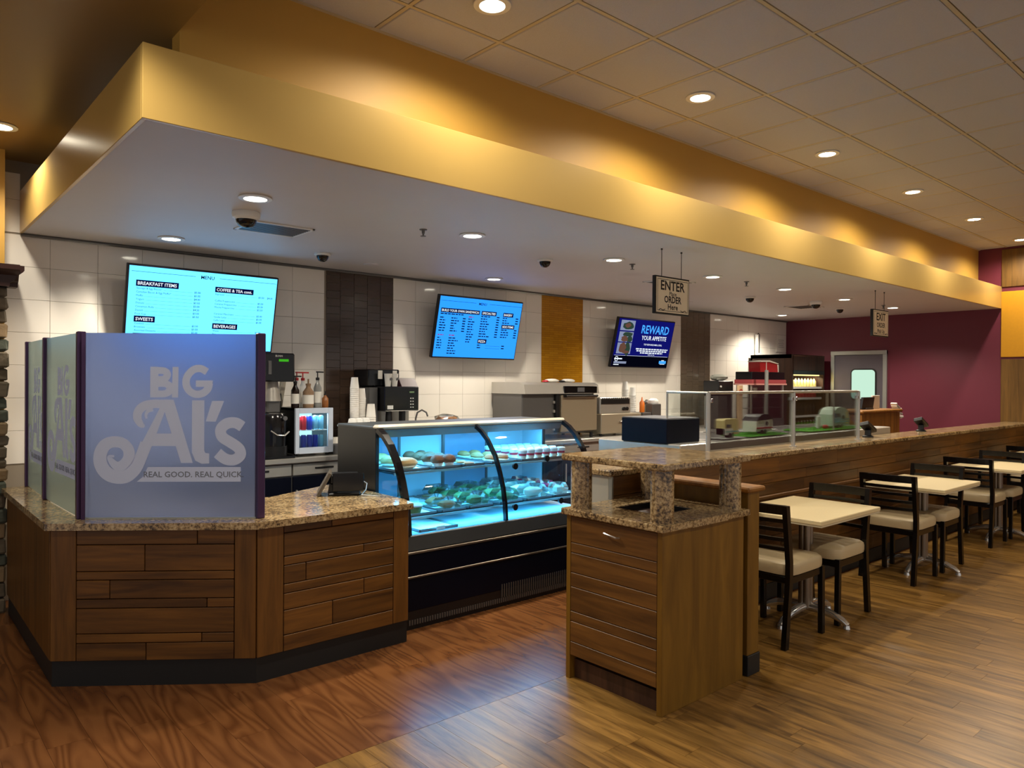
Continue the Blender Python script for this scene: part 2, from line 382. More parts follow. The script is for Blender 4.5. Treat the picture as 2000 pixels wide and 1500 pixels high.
while x < 4.6:
    y = FB+R.uniform(.2, 1.2); st = [FB]
    while y < 7.2: st.append(min(y, 6.4)); y += R.uniform(1.0, 1.25)
    for a, b_ in [q for q in zip(st, st[1:]) if q[1]-q[0] > .05]: G().box(x+.0005, x+pw-.0005, a+.0005, b_-.0005, -.0045, 0).obj('plank', MT['red_plank'], floor)
    x += pw

# ------------------------------------------------------------------ setting: ceilings, canopy
CZ, TZ, GZ = 2.675, 3.52, 3.2
ceil = struct(G().box(1.05, 12, -3.5, 3.6, TZ+.02, TZ+.1).obj('ceiling', MT['tbar']))
tl = None
for iy in range(-3, 6):
    y0 = .130+.608*iy; y1 = min(y0+.608, 3.508)
    for ix in range(0, 19):
        x0 = .867+.6*ix; x1 = min(x0+.6, 11.9); x0 = max(x0, 1.06)
        if y1 < .1 or x1-x0 < .05: continue
        if x0 > 4.04*3.6 or y1 < 3.46-(x0+.6-1.65)*.9-.5: continue
        if y1 < x0/4.04-.5: continue
        G().box(x0+.016, x1-.016, y0+.016, y1-.016, TZ, TZ+.018, .004).obj('ceiling_tile', MT['ceiling_tile'], ceil)
for iy in range(0, 7):
    y = .130+.608*iy
    if y < 3.5: G().box(1.06, 11.9, y-.011, y+.011, TZ+.001, TZ+.024).obj('grid_bar', MT['tbar'], ceil)
for ix in range(1, 19): G().box(.867+.6*ix-.011, .867+.6*ix+.011, .13, 3.51, TZ+.002, TZ+.023).obj('grid_bar', MT['tbar'], ceil)
G().box(1.05, 11.9, 3.49, 3.512, TZ-.004, TZ+.02).obj('wall_angle', MT['tbar'], ceil)
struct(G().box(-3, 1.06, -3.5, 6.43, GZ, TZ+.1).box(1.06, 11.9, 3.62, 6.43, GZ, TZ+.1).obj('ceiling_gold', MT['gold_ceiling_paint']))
struct(G().box(1.06, 11.9, 3.512, 3.62, 2.72, TZ+.03).obj('wall_bulkhead', MT['orange_paint']))
struct(G().box(.85, 11.9, 3.24, 6.42, CZ, CZ+.05).obj('ceiling_canopy', MT['canopy_paint']))
struct(G().box(.83, 11.9, 3.22, 3.24, CZ-.003, 2.979, .002).obj('trim_1', MT['gold_paint']))
struct(G().box(.83, .85, 3.24, 6.40, CZ-.003, 2.979, .002).obj('trim_2', MT['gold_paint']))
struct(G().box(.835, 11.9, 6.39, 6.42, CZ-.022, CZ, .006).obj('trim_3', MT['dark_steel']))

# ------------------------------------------------------------------ setting: walls
YB = 6.42
wb = struct(G().box(-3, 12, YB+.008, YB+.15, 0, 3.25).obj('wall_back', MT['grout']))
TWX, TWZ = .3185, .241
def tilesheet(x0, x1, z0, z1, w, h, mat, ax, az, gap=.002, stag=False):
    k0 = int((x0-ax)//w)-1; n = 0
    for k in range(k0, k0+60):
        a = max(ax+k*w, x0); b_ = min(ax+(k+1)*w, x1)
        if b_-a < .02: continue
        off = (h/2 if (stag and k % 2) else 0)
        for j in range(-40, 60):
            c = max(az+off+j*h, z0); d = min(az+off+(j+1)*h, z1)
            if d-c < .015: continue
            G().box(a+gap/2, b_-gap/2, YB, YB+.009, c+gap/2, d-gap/2, .0015).obj('tile', mat, wb)
ZL = .98
tilesheet(.715, 3.272, ZL, CZ-.01, TWX, TWZ, MT['white_tile'], 1.024, 1.23)
tilesheet(.715, .835, CZ-.01, 3.11, TWX, TWZ, MT['white_tile'], 1.024, 1.23)
tilesheet(3.274, 4.012, ZL, CZ-.01, .1476, .0735, MT['brown_tile'], 3.274, 1.0, .0025, True)
tilesheet(4.014, 6.093, ZL, CZ-.01, TWX*.975, TWZ, MT['white_tile'], 4.286, 1.23)
tilesheet(6.812, 8.88, ZL, CZ-.01, TWX*.975, TWZ, MT['white_tile'], 6.95, 1.23)
tilesheet(8.882, 9.62, ZL, CZ-.01, .1476, .0735, MT['taupe_tile'], 8.882, 1.0, .0025, True)
tilesheet(9.622, 11.9, ZL, CZ-.01, TWX, TWZ, MT['white_tile'], 9.75, 1.23)
G().box(6.094, 6.811, YB, YB+.009, ZL, CZ-.01).obj('mosaic_band', MT['mustard_mosaic'], wb)
G().box(.715, 11.9, YB+.002, YB+.009, .0, ZL-.002).obj('wall_base', MT['grout'], wb)
wr = struct(G().box(11.9, 12.0, -3.5, 6.57, 0, 3.6).obj('wall_right', MT['maroon_paint']))
for k in range(3):
    y1 = 3.22-1.22*k; y0 = y1-1.2
    G().box(11.88, 11.9, y0, y1, .1, 1.965, .003).obj('wall_panel', MT['panel_wood'], wr)
    G().box(11.875, 11.9, y0, y1, 1.995, 2.905, .003).obj('acoustic_panel', MT['mustard_panel'], wr)
    G().box(11.88, 11.9, y0, y1, 2.97, 3.49, .003).obj('wall_panel', MT['panel_wood'], wr)
# pillar at the left: painted above, ledge stone below, dark crown between
wp = struct(G().box(-1.4, .712, 6.16, YB+.02, 0, GZ).obj('wall_pillar', MT['orange_paint']))
z = .0
smat = ['stone', 'stone_tan', 'stone_green', 'stone']
while z < 2.24:
    h = R.uniform(.05, .12); h = min(h, 2.26-z); x1 = .712+R.uniform(.008, .024)
    while x1 > -.35:
        L = R.uniform(.14, .36); dp = R.uniform(.05, .09)
        g = G().box(x1-L+.003, x1-.003, 6.16-dp, 6.16 if x1 < .70 else 6.36, z+.003, z+h-.003, .012)
        g.v = [p+Vector((R.uniform(-.005, .005), R.uniform(-.006, .006), R.uniform(-.004, .004))) for p in g.v]
        g.obj('stone', MT[R.choice(smat)], wp); x1 -= L
    z += h
cr = [(6.16, 2.24), (6.05, 2.24), (6.045, 2.265), (6.02, 2.28), (6.0, 2.315), (5.965, 2.34), (5.955, 2.352), (5.955, 2.385), (6.16, 2.385)]
G().prism(cr, 'x', -1.0, .775).prism([(.712+(6.06-y)*.9, zz) for y, zz in cr], 'y', 6.0, 6.38).obj('crown_ledge', MT['crown'], wp)

# swing door
dr = link(None, 'door_1'); struct(dr); dr.location = (11.9, 5.18, 0)
G().box(11.86, 11.905, 4.74, 4.80, 0, 2.13, .004).box(11.86, 11.905, 5.56, 5.62, 0, 2.13, .004).box(11.855, 11.905, 4.74, 5.62, 2.07, 2.135, .004).obj('door_frame', MT['aluminium'], dr)
G().box(11.875, 11.9, 4.80, 5.56, .01, 2.07, .003).obj('door_leaf', MT['door_skin'], dr)
def rrect(y0, y1, z0, z1, r, n=6):
    P = []
    for cx, cz, a in ((y1-r, z1-r, 0), (y0+r, z1-r, 90), (y0+r, z0+r, 180), (y1-r, z0+r, 270)):
        for k in range(n+1):
            t = math.radians(a+90*k/n); P.append((cx+r*math.cos(t), cz+r*math.sin(t)))
    return P
G().prism(rrect(4.895, 5.295, 1.35, 1.85, .07), 'x', 11.862, 11.876).obj('window_gasket', MT['black_rubber'], dr)
G().prism(rrect(4.915, 5.275, 1.37, 1.83, .055), 'x', 11.858, 11.866).obj('window_pane', MT['door_glow'], dr)

# ------------------------------------------------------------------ recessed lamps
def downlight(x, y, z, power, label, group, spot=True, size=142):
    t = thing('recessed_downlight', label, 'ceiling light', (x, y, z), 0, group)
    G().lathe([(.062, -.001), (.092, -.001), (.096, -.006), (.094, -.010), (.066, -.012), (.062, -.004)], (x, y, z), 28, False, False).obj('trim_ring', MT['white_plastic'], t, True)
    G().lathe([(.063, -.007), (.060, -.009), (.001, -.010)], (x, y, z), 28, True, False).obj('lens', MT['lamp_lens'], t, True)
    L = bpy.data.lights.new('downlight_lamp', 'SPOT'); L.energy = power; L.color = WARM; L.spot_size = math.radians(size); L.spot_blend = .55; L.shadow_soft_size = .055
    o = link(L, 'downlight_lamp', t); o.location = (0, 0, -.03)
ORD = ['first', 'second', 'third', 'fourth', 'fifth', 'sixth', 'seventh']
for k, x in enumerate((1.69, 3.29, 4.84, 6.33, 7.75, 9.22, 10.7)):
    downlight(x, 4.2, CZ, P_CANOPY, 'recessed downlight in the canopy middle row, %s from the gold end fascia' % ORD[k], 'middle row of canopy downlights')
for x, w in ((1.71, 'breakfast menu screen'), (4.86, 'sandwich menu screen'), (7.8, 'blue advert screen'), (10.7, 'drinks cooler')):
    downlight(x, 5.84, CZ, P_CANOPY, 'recessed canopy downlight close to the tiled wall above the '+w, 'canopy downlights by the tiled wall')
for k in range(6):
    downlight(2.366+1.8*k, 2.87, TZ, P_CEIL, 'recessed downlight in the tile ceiling beside the orange wall, %s from the panelled end wall' % ORD[5-k], 'downlights in the tile ceiling', size=164)
for k in range(4): downlight(1.766+2.4*k, -.74, TZ, P_CEIL, 'added unseen recessed downlight in the tile ceiling over the seating side', 'added unseen downlights over the seating side')  # row added behind the camera, out of view, to light the room
for x, y in ((.62, 5.59), (.50, 2.86)):
    downlight(x, y, GZ, P_GOLD, 'recessed downlight in the gold ceiling near the '+('stone pillar' if y > 4 else 'canopy corner'), 'downlights in the gold ceiling')

# ------------------------------------------------------------------ order counter
A = Vector((.723, 4.476, 0)); Bp = Vector((1.557, 3.829, 0)); Cp = Vector((2.517, 3.840, 0))
cb = thing('order_counter', 'dark wood plank order counter with an angled front and black toe kick', 'counter', (1.4, 4.6, 0))
def face(p, q): return frame(p, (q-p), (0, 0, 1))      # local x along the face, y up, z outwards
body = [(.735, 6.05), (.735, 4.485), (1.565, 3.845), (2.505, 3.855), (2.505, 4.86), (1.95, 4.60), (1.5, 4.72), (1.35, 5.1), (1.35, 6.05)]
G().prism(body, 'z', .02, .824).obj('carcass', MT['dark_wood'], cb)
toe = [(.729, 6.06), (.729, 4.478), (1.56, 3.834), (2.515, 3.845), (2.515, 4.1), (1.62, 4.1), (.95, 4.6), (.95, 6.06)]
G().prism(toe, 'z', 0, .135).obj('toe_kick', MT['black_rubber'], cb)
M1 = face(A, Bp); L1 = (Bp-A).length; M2 = face(Bp, Cp); L2 = (Cp-Bp).length
H0, H1 = .135, .824
def board(M, x0, x1, y0, y1, mat, name='plank', z=.0):
    # boards are modelled lying along their own x so the grain follows them
    me = G().box(0, x1-x0-.004, -.010, .006+z, 0, y1-y0-.004, .0025).obj(name, mat)
    me.parent = cb; R3 = Matrix((M.col[0].to_3d(), -M.col[2].to_3d(), M.col[1].to_3d())).transposed().to_4x4()
    Wm = Matrix.Translation(M @ Vector((x0+.002, y0+.002, .0))) @ R3
    me.matrix_basis = inverse(cb) @ Wm; return me
rows1 = [0, .114, .317, .383, .527, .598, .792, .864, 1]; sp1 = [.763, .43, None, .21, .826, None, .793, .44]
rows2 = [0, .06, .247, .318, .465, .54, .673, .87, 1]; sp2 = [.41, None, .706, .186, None, .71, .42, None]
for M, L, rows, sp, u0, u1 in ((M1, L1, rows1, sp1, .125, .893), (M2, L2, rows2, sp2, .155, .885)):
    for k in range(8):
        ya = H1-(H1-H0)*rows[k]; yb = H1-(H1-H0)*rows[k+1]; cut = [u0*L]+([u0*L+(u1-u0)*L*sp[k]] if sp[k] else [])+[u1*L]
        for a, b_ in zip(cut, cut[1:]): board(M, a, b_, yb, ya, MT['counter_wood'])
    board(M, 0, u0*L, H0, H1, MT['counter_wood_upright'], 'stile', .004); board(M, u1*L, L, H0, H1, MT['counter_wood_upright'], 'stile', .004)
G().box(.718, .74, 4.49, 6.05, H0, H1, .002).obj('side_panel', MT['counter_wood_upright'], cb)
G().box(2.50, 2.52, 3.85, 4.1, H0, H1, .002).obj('side_panel', MT['counter_wood_upright'], cb)
slab = [(.69, 6.10), (.69, 4.462), (1.548, 3.80), (2.538, 3.812), (2.575, 3.98), (2.575, 4.90), (1.95, 4.58), (1.48, 4.72), (1.33, 5.1), (1.33, 6.10)]
tag(G().prism(slab, 'z', .825, .862).obj('granite_countertop', MT['granite']), 'polished brown speckled granite top of the angled order counter', 'countertop')

# frosted glass screen with the logo
ZS0, ZS1 = .862, 1.866
gs = thing('frosted_screen', 'frosted glass screen with etched logo panels and dark posts on the granite counter', 'glass screen', (.9, 4.6, ZS0))
pts = [Vector((.843, 6.08, 0)), Vector((.838, 5.36, 0)), Vector((.862, 4.505, 0)), Vector((1.612, 3.922, 0))]
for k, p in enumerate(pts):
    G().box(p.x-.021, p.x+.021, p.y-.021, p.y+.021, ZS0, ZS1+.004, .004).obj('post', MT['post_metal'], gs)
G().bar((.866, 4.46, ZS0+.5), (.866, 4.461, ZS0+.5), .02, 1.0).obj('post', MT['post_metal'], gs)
def logo(g, gd, w, h):
    """w,h panel size; drawing units are pixels of a 1410 x 1425 field"""
    sx = w/1410; sy = h/1425
    T = lambda x, y: ((x-120)*sx, (1425-y)*sy)
    lay = [0]
    def st(P, ws, sub=6): lay[0] += 1; stroke(g, [T(*p) for p in P], [q*sx for q in (ws if isinstance(ws, list) else [ws]*len(P))], lay[0]*.00012, sub)
    def poly(P): lay[0] += 1; g.add([(*T(*p), lay[0]*.00012) for p in P], [tuple(range(len(P)))])
    # BIG
    poly([(655, 258), (722, 258), (722, 496), (655, 496)])
    st([(700, 287), (770, 290), (795, 318), (770, 352), (700, 358)], [58, 58, 62, 58, 58]); st([(700, 388), (785, 390), (822, 424), (785, 464), (700, 468)], [58, 58, 66, 58, 58])
    poly([(838, 258), (888, 258), (884, 496), (834, 496)])
    st([(1122, 296), (1070, 270), (1010, 280), (960, 330), (950, 390), (975, 440), (1030, 470), (1090, 460), (1130, 425), (1142, 382)], 62)
    poly([(1030, 362), (1172, 362), (1160, 412), (1030, 412)])
    # swash A
    poly([(742, 512), (848, 512), (1008, 1003), (912, 1003)])
    poly([(742, 565), (792, 565), (660, 900), (560, 900)]); poly([(690, 775), (890, 775), (905, 872), (655, 872)])
    st([(760, 548), (690, 545), (610, 560), (562, 600), (552, 655), (580, 705), (612, 720)], [72, 72, 74, 74, 70, 52, 20])
    st([(628, 660), (622, 632), (640, 600), (680, 588)], [16, 22, 30, 34])
    st([(625, 850), (590, 940), (540, 1040), (470, 1100), (390, 1112), (310, 1085), (258, 1020), (250, 940), (285, 870), (350, 840), (430, 850), (480, 900), (482, 965), (440, 1015), (385, 1025), (340, 985), (325, 955), (365, 950)],
       [100, 98, 104, 112, 112, 112, 110, 106, 102, 94, 92, 92, 92, 88, 74, 50, 30, 16])
    # l ' s
    poly([(1000, 516), (1102, 516), (1102, 905), (1112, 925), (1144, 928), (1144, 1006), (1085, 1010), (1030, 985), (1000, 920)])
    poly([(1166, 520), (1266, 520), (1196, 682), (1114, 680)])
    st([(1418, 720), (1360, 690), (1290, 696), (1240, 740), (1252, 800), (1320, 842), (1388, 888), (1402, 940), (1350, 978), (1280, 972), (1212, 925)], 92)
    # tag line bar
    poly([(640, 1034), (1406, 1034), (1406, 1148), (548, 1148), (600, 1110)])
    text(gd, 'REAL GOOD. REAL QUICK.', T(1018, 0)[0], T(0, 1112)[1], 62*sy*1.0, .012, 'CENTER', .0024, 1.02)
for k in range(3):
    p, q = pts[k], pts[k+1]; d = (q-p).normalized(); p2 = p+d*.022; q2 = q-d*.022; w = (q2-p2).length
    M = frame((p2.x, p2.y, ZS0+.006), d, (0, 0, 1)); h = ZS1-ZS0-.008
    pane = G(M).box(0, w, 0, h, -.004, .004).obj('glass_pane', MT['frosted_glass' if k == 2 else 'side_frosted_glass'], gs)
    g = G(frame((p2.x, p2.y, ZS0+.006), d, (0, 0, 1)) @ Matrix.Translation((0, 0, .0048))); gd = G(g.mat @ Matrix.Translation((0, 0, .0004)))
    logo(g, gd, w, h)
    g.obj('etched_logo', MT['etched_print'], pane); gd.obj('etched_lettering', MT['etched_shade'], pane)
G(frame((pts[2].x, pts[2].y, ZS0), pts[3]-pts[2], (0, 0, 1))).box(.02, .93, 0, .008, -.008, .008).obj('bottom_channel', MT['aluminium'], gs)

# order terminal on the counter
tm = thing('order_terminal', 'black order terminal with tilted grey tablet and white cable on the granite counter', 'terminal', (2.42, 4.45, .862))
VM = Matrix.Translation((2.34, 4.42, 0)) @ Matrix.Rotation(math.radians(-28), 4, 'Z')      # the stand is turned a little on the counter
G(VM).prism([(-.13, .872), (-.112, .864), (-.035, 1.005), (-.053, 1.014)], 'y', -.10, .12).obj('tablet', MT['tablet_grey'], tm)
G(VM).box(-.06, .15, -.09, .09, .862, .882, .008).prism([(-.06, .88), (0, .88), (.01, .96), (-.045, .965)], 'y', -.05, .05).box(-.05, .14, -.07, .08, .935, 1.0, .01).obj('stand', MT['black_plastic'], tm)
G(VM).box(-.03, .17, -.10, -.085, .895, 1.012, .004).obj('rear_display', MT['black_gloss'], tm)
G().tube([(2.40, 4.35, .955), (2.47, 4.33, .955), (2.505, 4.32, .93), (2.48, 4.29, .895), (2.43, 4.26, .868), (2.47, 4.2, .866), (2.49, 4.15, .866)], .0035, 6).obj('cable', MT['white_plastic'], tm, True)

# ------------------------------------------------------------------ bakery display case
X0, X1, Y0, Y1 = 2.605, 4.42, 4.0, 4.92
dc = thing('display_case', 'black refrigerated bakery display case with curved glass front and blue interior light', 'display case', (3.5, 4.45, 0))
def glassprof(n=14):
    P = []
    K = [(4.012, .612), (4.022, .73), (4.046, .85), (4.085, .96), (4.137, 1.07), (4.225, 1.18), (4.30, 1.24), (4.375, 1.278)]
    return K
KP = glassprof()
G().box(X0, X1, Y0+.02, Y1, .04, .52).obj('base_body', MT['case_black'], dc)
G().box(X0, X1, Y0, Y0+.02, .345, .49, .003).obj('front_panel', MT['navy_panel'], dc)
G().box(X0, X1, Y0+.004, Y0+.02, .12, .335, .003).obj('front_panel', MT['navy_panel'], dc)
G().box(X0, X1, Y0-.004, Y0+.01, .333, .347, .003).obj('chrome_strip', MT['brushed_column'], dc)
G().box(X0, X1, Y0-.006, Y0+.01, .49, .506, .003).obj('chrome_strip', MT['brushed_column'], dc)
G().box(X0, X1, Y0+.002, Y0+.05, .506, .612, .006).obj('front_sill', MT['case_grey'], dc)
G().box(X0, X1, Y0+.006, Y0+.03, .0, .12).obj('kick_plate', MT['black_plastic'], dc)
g = G()
for k in range(88): g.box(X0+.03+.02*k, X0+.042+.02*k, Y0+.001, Y0+.008, .03, .062)
for k in range(42): g.box(3.42+.022*k, 3.428+.022*k, Y0-.001, Y0+.008, .065, .16)
g.obj('vent_louvres', MT['dark_steel'], dc, kind='stuff')
G().box(X0, X0+.03, 4.38, Y1, .52, 1.29, .004).obj('end_panel', MT['case_black'], dc)
G().box(X1-.03, X1, 4.60, Y1, .52, 1.29, .004).obj('end_panel', MT['case_black'], dc)
def arm(x0, x1, dy=0., name='glass_arm', m='black_gloss'):
    th = .016
    out = [(y, zz) for y, zz in KP]; inn = []
    for i, (y, zz) in enumerate(KP):
        a = KP[max(i-1, 0)]; b_ = KP[min(i+1, len(KP)-1)]; tx, tz = b_[0]-a[0], b_[1]-a[1]; l = math.hypot(tx, tz); inn.append((y+tz/l*th, zz-tx/l*th))
    o2 = [(2*y-yi, 2*zz-zi) for (y, zz), (yi, zi) in zip(out, inn)]
    g = G(); v = []; n = len(out)
    for x in (x0, x1):
        v += [(x, y, zz) for y, zz in o2]+[(x, y, zz) for y, zz in inn]
    f = []
    for i in range(n-1):
        f += [(i, i+1, n+i+1, n+i), (2*n+i, 3*n+i, 3*n+i+1, 2*n+i+1), (i, 2*n+i, 2*n+i+1, i+1), (n+i, n+i+1, 3*n+i+1, 3*n+i)]
    f += [(0, n, 3*n, 2*n), (n-1, 3*n-1, 4*n-1, 2*n-1)]
    return g.add(v, f).obj(name, MT[m], dc)
arm(X0, X0+.045); arm(X1-.035, X1); arm(3.455, 3.475, name='centre_arm')
def pane(x0, x1):
    v = [(x, y, zz) for x in (x0, x1) for y, zz in KP]; n = len(KP)
    return G().add(v, [(i, i+1, n+i+1, n+i) for i in range(n-1)]).obj('curved_pane', MT['clear_glass'], dc, True)
pane(X0+.045, 3.455); pane(3.475, X1-.035)
side = [(y, zz) for y, zz in KP]+[(4.62, 1.28), (4.62, .612)]
for xx in (X0+.028, X1-.02):
    G().add([(xx, y, zz) for y, zz in side], [tuple(range(len(side)))]).obj('end_pane', MT['clear_glass'], dc)
G().box(X0, X1, 4.42, Y1, 1.283, 1.30, .004).obj('top_panel', MT['case_grey'], dc)
G().box(X0+.0, X1, 4.355, 4.43, 1.278, 1.312, .014).obj('top_edge_trim', MT['cream_trim'], dc)
G().prism([(4.36, 1.278), (4.40, 1.278), (4.43, 1.225), (4.395, 1.222)], 'x', X0+.03, X1-.03).obj('light_canopy', MT['case_grey'], dc)
G().box(X0+.1, X1-.1, 4.44, 4.48, 1.262, 1.278).obj('lamp_tube', MT['case_lamp'], dc)
G().box(X0+.03, X1-.03, 4.05, 4.86, .555, .60).obj('deck', MT['case_inside'], dc)
G().box(X0+.03, X1-.03, 4.86, 4.90, .52, 1.28).obj('rear_wall', MT['case_inside'], dc)
for x0, x1 in ((X0+.04, 3.10), (3.50, 3.97)):
    G().box(x0+.02, x1-.02, 4.845, 4.862, .64, 1.24, .004).obj('sliding_door', pm('tinted_door', (120, 142, 164), .2), dc)
    G().box(x0, x0+.02, 4.84, 4.862, .62, 1.26).box(x1-.02, x1, 4.84, 4.862, .62, 1.26).obj('door_rail', MT['dark_steel'], dc)
G().box(X1-.036, X1-.031, 4.61, 4.86, .60, 1.28).obj('end_liner', MT['case_inside'], dc)
G().box(X0+.031, X0+.036, 4.45, 4.86, .60, 1.28).obj('end_liner', MT['case_inside'], dc)
S1, S2 = 1.0, .715
G().box(X0+.035, X1-.035, 4.20, 4.84, S1-.012, S1-.004).obj('glass_shelf', MT['clear_glass'], dc)
G().box(X0+.035, X1-.035, 4.075, 4.84, S2-.012, S2-.004).obj('glass_shelf', MT['clear_glass'], dc)
G().box(X0+.035, X1-.035, 4.195, 4.205, S1-.018, S1-.002).obj('shelf_edge', MT['aluminium'], dc)
G().box(X0+.035, X1-.035, 4.07, 4.08, S2-.018, S2-.002).obj('shelf_edge', MT['aluminium'], dc)
for xx, yk, zk in ((3.62, 4.098, .985), (3.55, 4.018, .70), (3.96, 4.112, 1.02), (4.02, 4.018, .70)):
    G().cyl((xx, yk-.016, zk), (xx, yk+.004, zk), .024, .02, 16).obj('glass_knob', MT['black_plastic'], dc, True)
for zz, yy in ((1.25, 4.46), (.97, 4.30), (.685, 4.2)):
    L = bpy.data.lights.new('case_strip', 'AREA'); L.shape = 'RECTANGLE'; L.size = 1.6; L.size_y = .03; L.energy = P_CASE*(1.15 if zz > 1.2 else .8 if zz > .9 else .45); L.color = (.06, .50, 1.0)
    o = link(L, 'case_strip', dc); o.location = (3.51-3.5, yy-4.45, zz)

# trays and food
def tray(x0, x1, y0, y1, z, label):
    t = thing('sheet_tray', label, 'tray', ((x0+x1)/2, (y0+y1)/2, z))
    G().box(x0, x1, y0, y1, z, z+.004).box(x0, x0+.006, y0, y1, z, z+.018).box(x1-.006, x1, y0, y1, z, z+.018).box(x0, x1, y0, y0+.006, z, z+.018).box(x0, x1, y1-.006, y1, z, z+.018).obj('pan', MT['tray_steel'], t)
    G().box(x0+.012, x1-.012, y0+.012, y1-.012, z+.0045, z+.006).obj('liner', MT['paper'], t)
def muffin(x, y, z, label, group):
    t = thing('muffin', label, 'muffin', (x, y, z), 0, group)
    G().lathe([(.032, 0), (.042, .045)], (x, y, z), 12).obj('paper_cup', MT['cup_paper'], t, True)
    G().ell((x, y, z+.050), (.052, .052, .036), 12, 6, .06).obj('crown', MT['muffin_top'], t, True)
def clam(x, y, z, w, d, h, fill, label, group, nm='salad_box'):
    t = thing(nm, label, 'food box', (x, y, z), 0, group)
    b_ = .8
    v = [(x-w*b_/2, y-d*b_/2, z), (x+w*b_/2, y-d*b_/2, z), (x+w*b_/2, y+d*b_/2, z), (x-w*b_/2, y+d*b_/2, z), (x-w/2, y-d/2, z+h*.5), (x+w/2, y-d/2, z+h*.5), (x+w/2, y+d/2, z+h*.5), (x-w/2, y+d/2, z+h*.5)]
    G().add(v, [(3, 2, 1, 0), (0, 1, 5, 4), (1, 2, 6, 5), (2, 3, 7, 6), (3, 0, 4, 7)]).obj('box_base', MT['pack_plastic'], t)
    G().ell((x, y, z+h*.42), (w*.40, d*.40, h*.36), 10, 6, .16).obj('filling', MT[fill], t, True)
    v = [(x-w/2, y-d/2, z+h*.5), (x+w/2, y-d/2, z+h*.5), (x+w/2, y+d/2, z+h*.5), (x-w/2, y+d/2, z+h*.5), (x-w*.36, y-d*.36, z+h), (x+w*.36, y-d*.36, z+h), (x+w*.36, y+d*.36, z+h), (x-w*.36, y+d*.36, z+h)]
    G().add(v, [(4, 5, 6, 7), (0, 1, 5, 4), (1, 2, 6, 5), (2, 3, 7, 6), (3, 0, 4, 7)]).obj('box_lid', MT['pack_plastic'], t)
def wrapped(x, y, z, w, d, h, label, group, m='bread'):
    t = thing('wrapped_sandwich', label, 'sandwich', (x, y, z), 0, group)
    G().ell((x, y, z+h/2), (w*.46, d*.46, h*.46), 12, 6, .05).obj('roll', MT[m], t, True)
    G().ell((x, y, z+h*.25), (w*.48, d*.48, h*.25), 12, 4, .05).obj('wrapper', MT['wrap'], t, True)
def parfait(x, y, z, label, group):
    t = thing('parfait_cup', label, 'cup', (x, y, z), 0, group)
    G().lathe([(.026, 0), (.031, .03)], (x, y, z), 12).obj('cream_layer', MT['cream_food'], t, True)
    G().lathe([(.0312, .03), (.0335, .048)], (x, y, z), 12).obj('berry_layer', MT['berry'], t, True)
    G().lathe([(.034, .048), (.037, .07), (.03, .078), (.012, .08)], (x, y, z), 12).obj('lid', MT['white_plastic'], t, True)
def round_tub(x, y, z, label, group):
    t = thing('round_tub', label, 'tub', (x, y, z), 0, group)
    G().lathe([(.045, 0), (.058, .045)], (x, y, z), 16).obj('bowl', MT['salad'], t, True)
    G().lathe([(.060, .045), (.060, .052), (.046, .064), (.02, .068)], (x, y, z), 16).obj('lid', MT['white_plastic'], t, True)
u = S1-.004; lo = S2-.004; q = u+.0065; ql = lo+.0065
tray(2.68, 2.95, 4.23, 4.80, u, 'upper shelf tray holding wrapped bread loaves at the dark end panel')
for y in (4.33, 4.51, 4.69): wrapped(2.815, y, q, .20, .15, .085, 'plump wrapped bread loaf on an upper shelf tray of the display case', 'loaves on the upper shelf')
tray(3.0, 3.23, 4.23, 4.80, u, 'upper shelf tray crowded with muffins in the display case')
for k in range(8): muffin(3.065+.10*(k % 2), 4.30+.12*(k//2), q, 'brown topped muffin in a white paper cup on the upper shelf', 'muffins on the upper shelf')
tray(3.26, 3.44, 4.23, 4.80, u, 'nearly bare upper shelf tray with flat cookies beside the muffins')
for y in (4.30, 4.40, 4.50):
    tag(G().ell((3.35, y, q+.008), (.042, .042, .011), 12, 5, .06).obj('cookie', MT['pastry'], None, True), 'flat round cookie on the paper lined upper shelf tray', 'cookie', 'cookies on the upper shelf')
tray(3.52, 3.76, 4.23, 4.80, u, 'upper shelf tray of wrapped rolls behind the centre arm')
for k in range(6): wrapped(3.585+.11*(k % 2), 4.33+.17*(k//2), q, .10, .14, .06, 'small wrapped roll on the tray behind the centre arm', 'rolls behind the centre arm', 'pastry')
tray(3.82, 4.34, 4.23, 4.80, u, 'wide upper shelf tray filled with white lidded parfait cups')
for k in range(30): parfait(3.87+.085*(k % 6), 4.285+.105*(k//6), q, 'white lidded parfait cup with a red berry layer on the upper shelf', 'parfait cups on the upper shelf')
tray(2.68, 2.93, 4.11, 4.78, lo, 'lower shelf tray of round white lidded tubs by the dark end panel')
for y in (4.20, 4.36, 4.52): round_tub(2.80, y, ql, 'round tub with a white lid on the lower shelf near the end panel', 'tubs on the lower shelf at the end panel')
tray(2.97, 3.18, 4.11, 4.78, lo, 'lower shelf tray with two clear boxes of dark cake')
for y in (4.20, 4.36): clam(3.075, y, ql, .17, .14, .075, 'pastry', 'clear box of dark cake pieces on the lower shelf', 'cake boxes on the lower shelf', 'cake_box')
tray(3.21, 3.43, 4.11, 4.78, lo, 'lower shelf tray with a file of clear salad boxes left of the centre arm')
for k in range(4): clam(3.32, 4.20+.155*k, ql, .18, .145, .095, 'salad', 'clear green salad box in the file just left of the centre arm', 'salad boxes left of the centre arm')
tray(3.50, 3.72, 4.11, 4.78, lo, 'lower shelf tray with clear salad boxes just right of the centre arm')
for k in range(4): clam(3.61, 4.20+.155*k, ql, .18, .145, .095, 'salad', 'clear green salad box in the file just right of the centre arm', 'salad boxes right of the centre arm')
tray(3.76, 4.03, 4.11, 4.78, lo, 'lower shelf tray with big clear boxes of pale wraps')
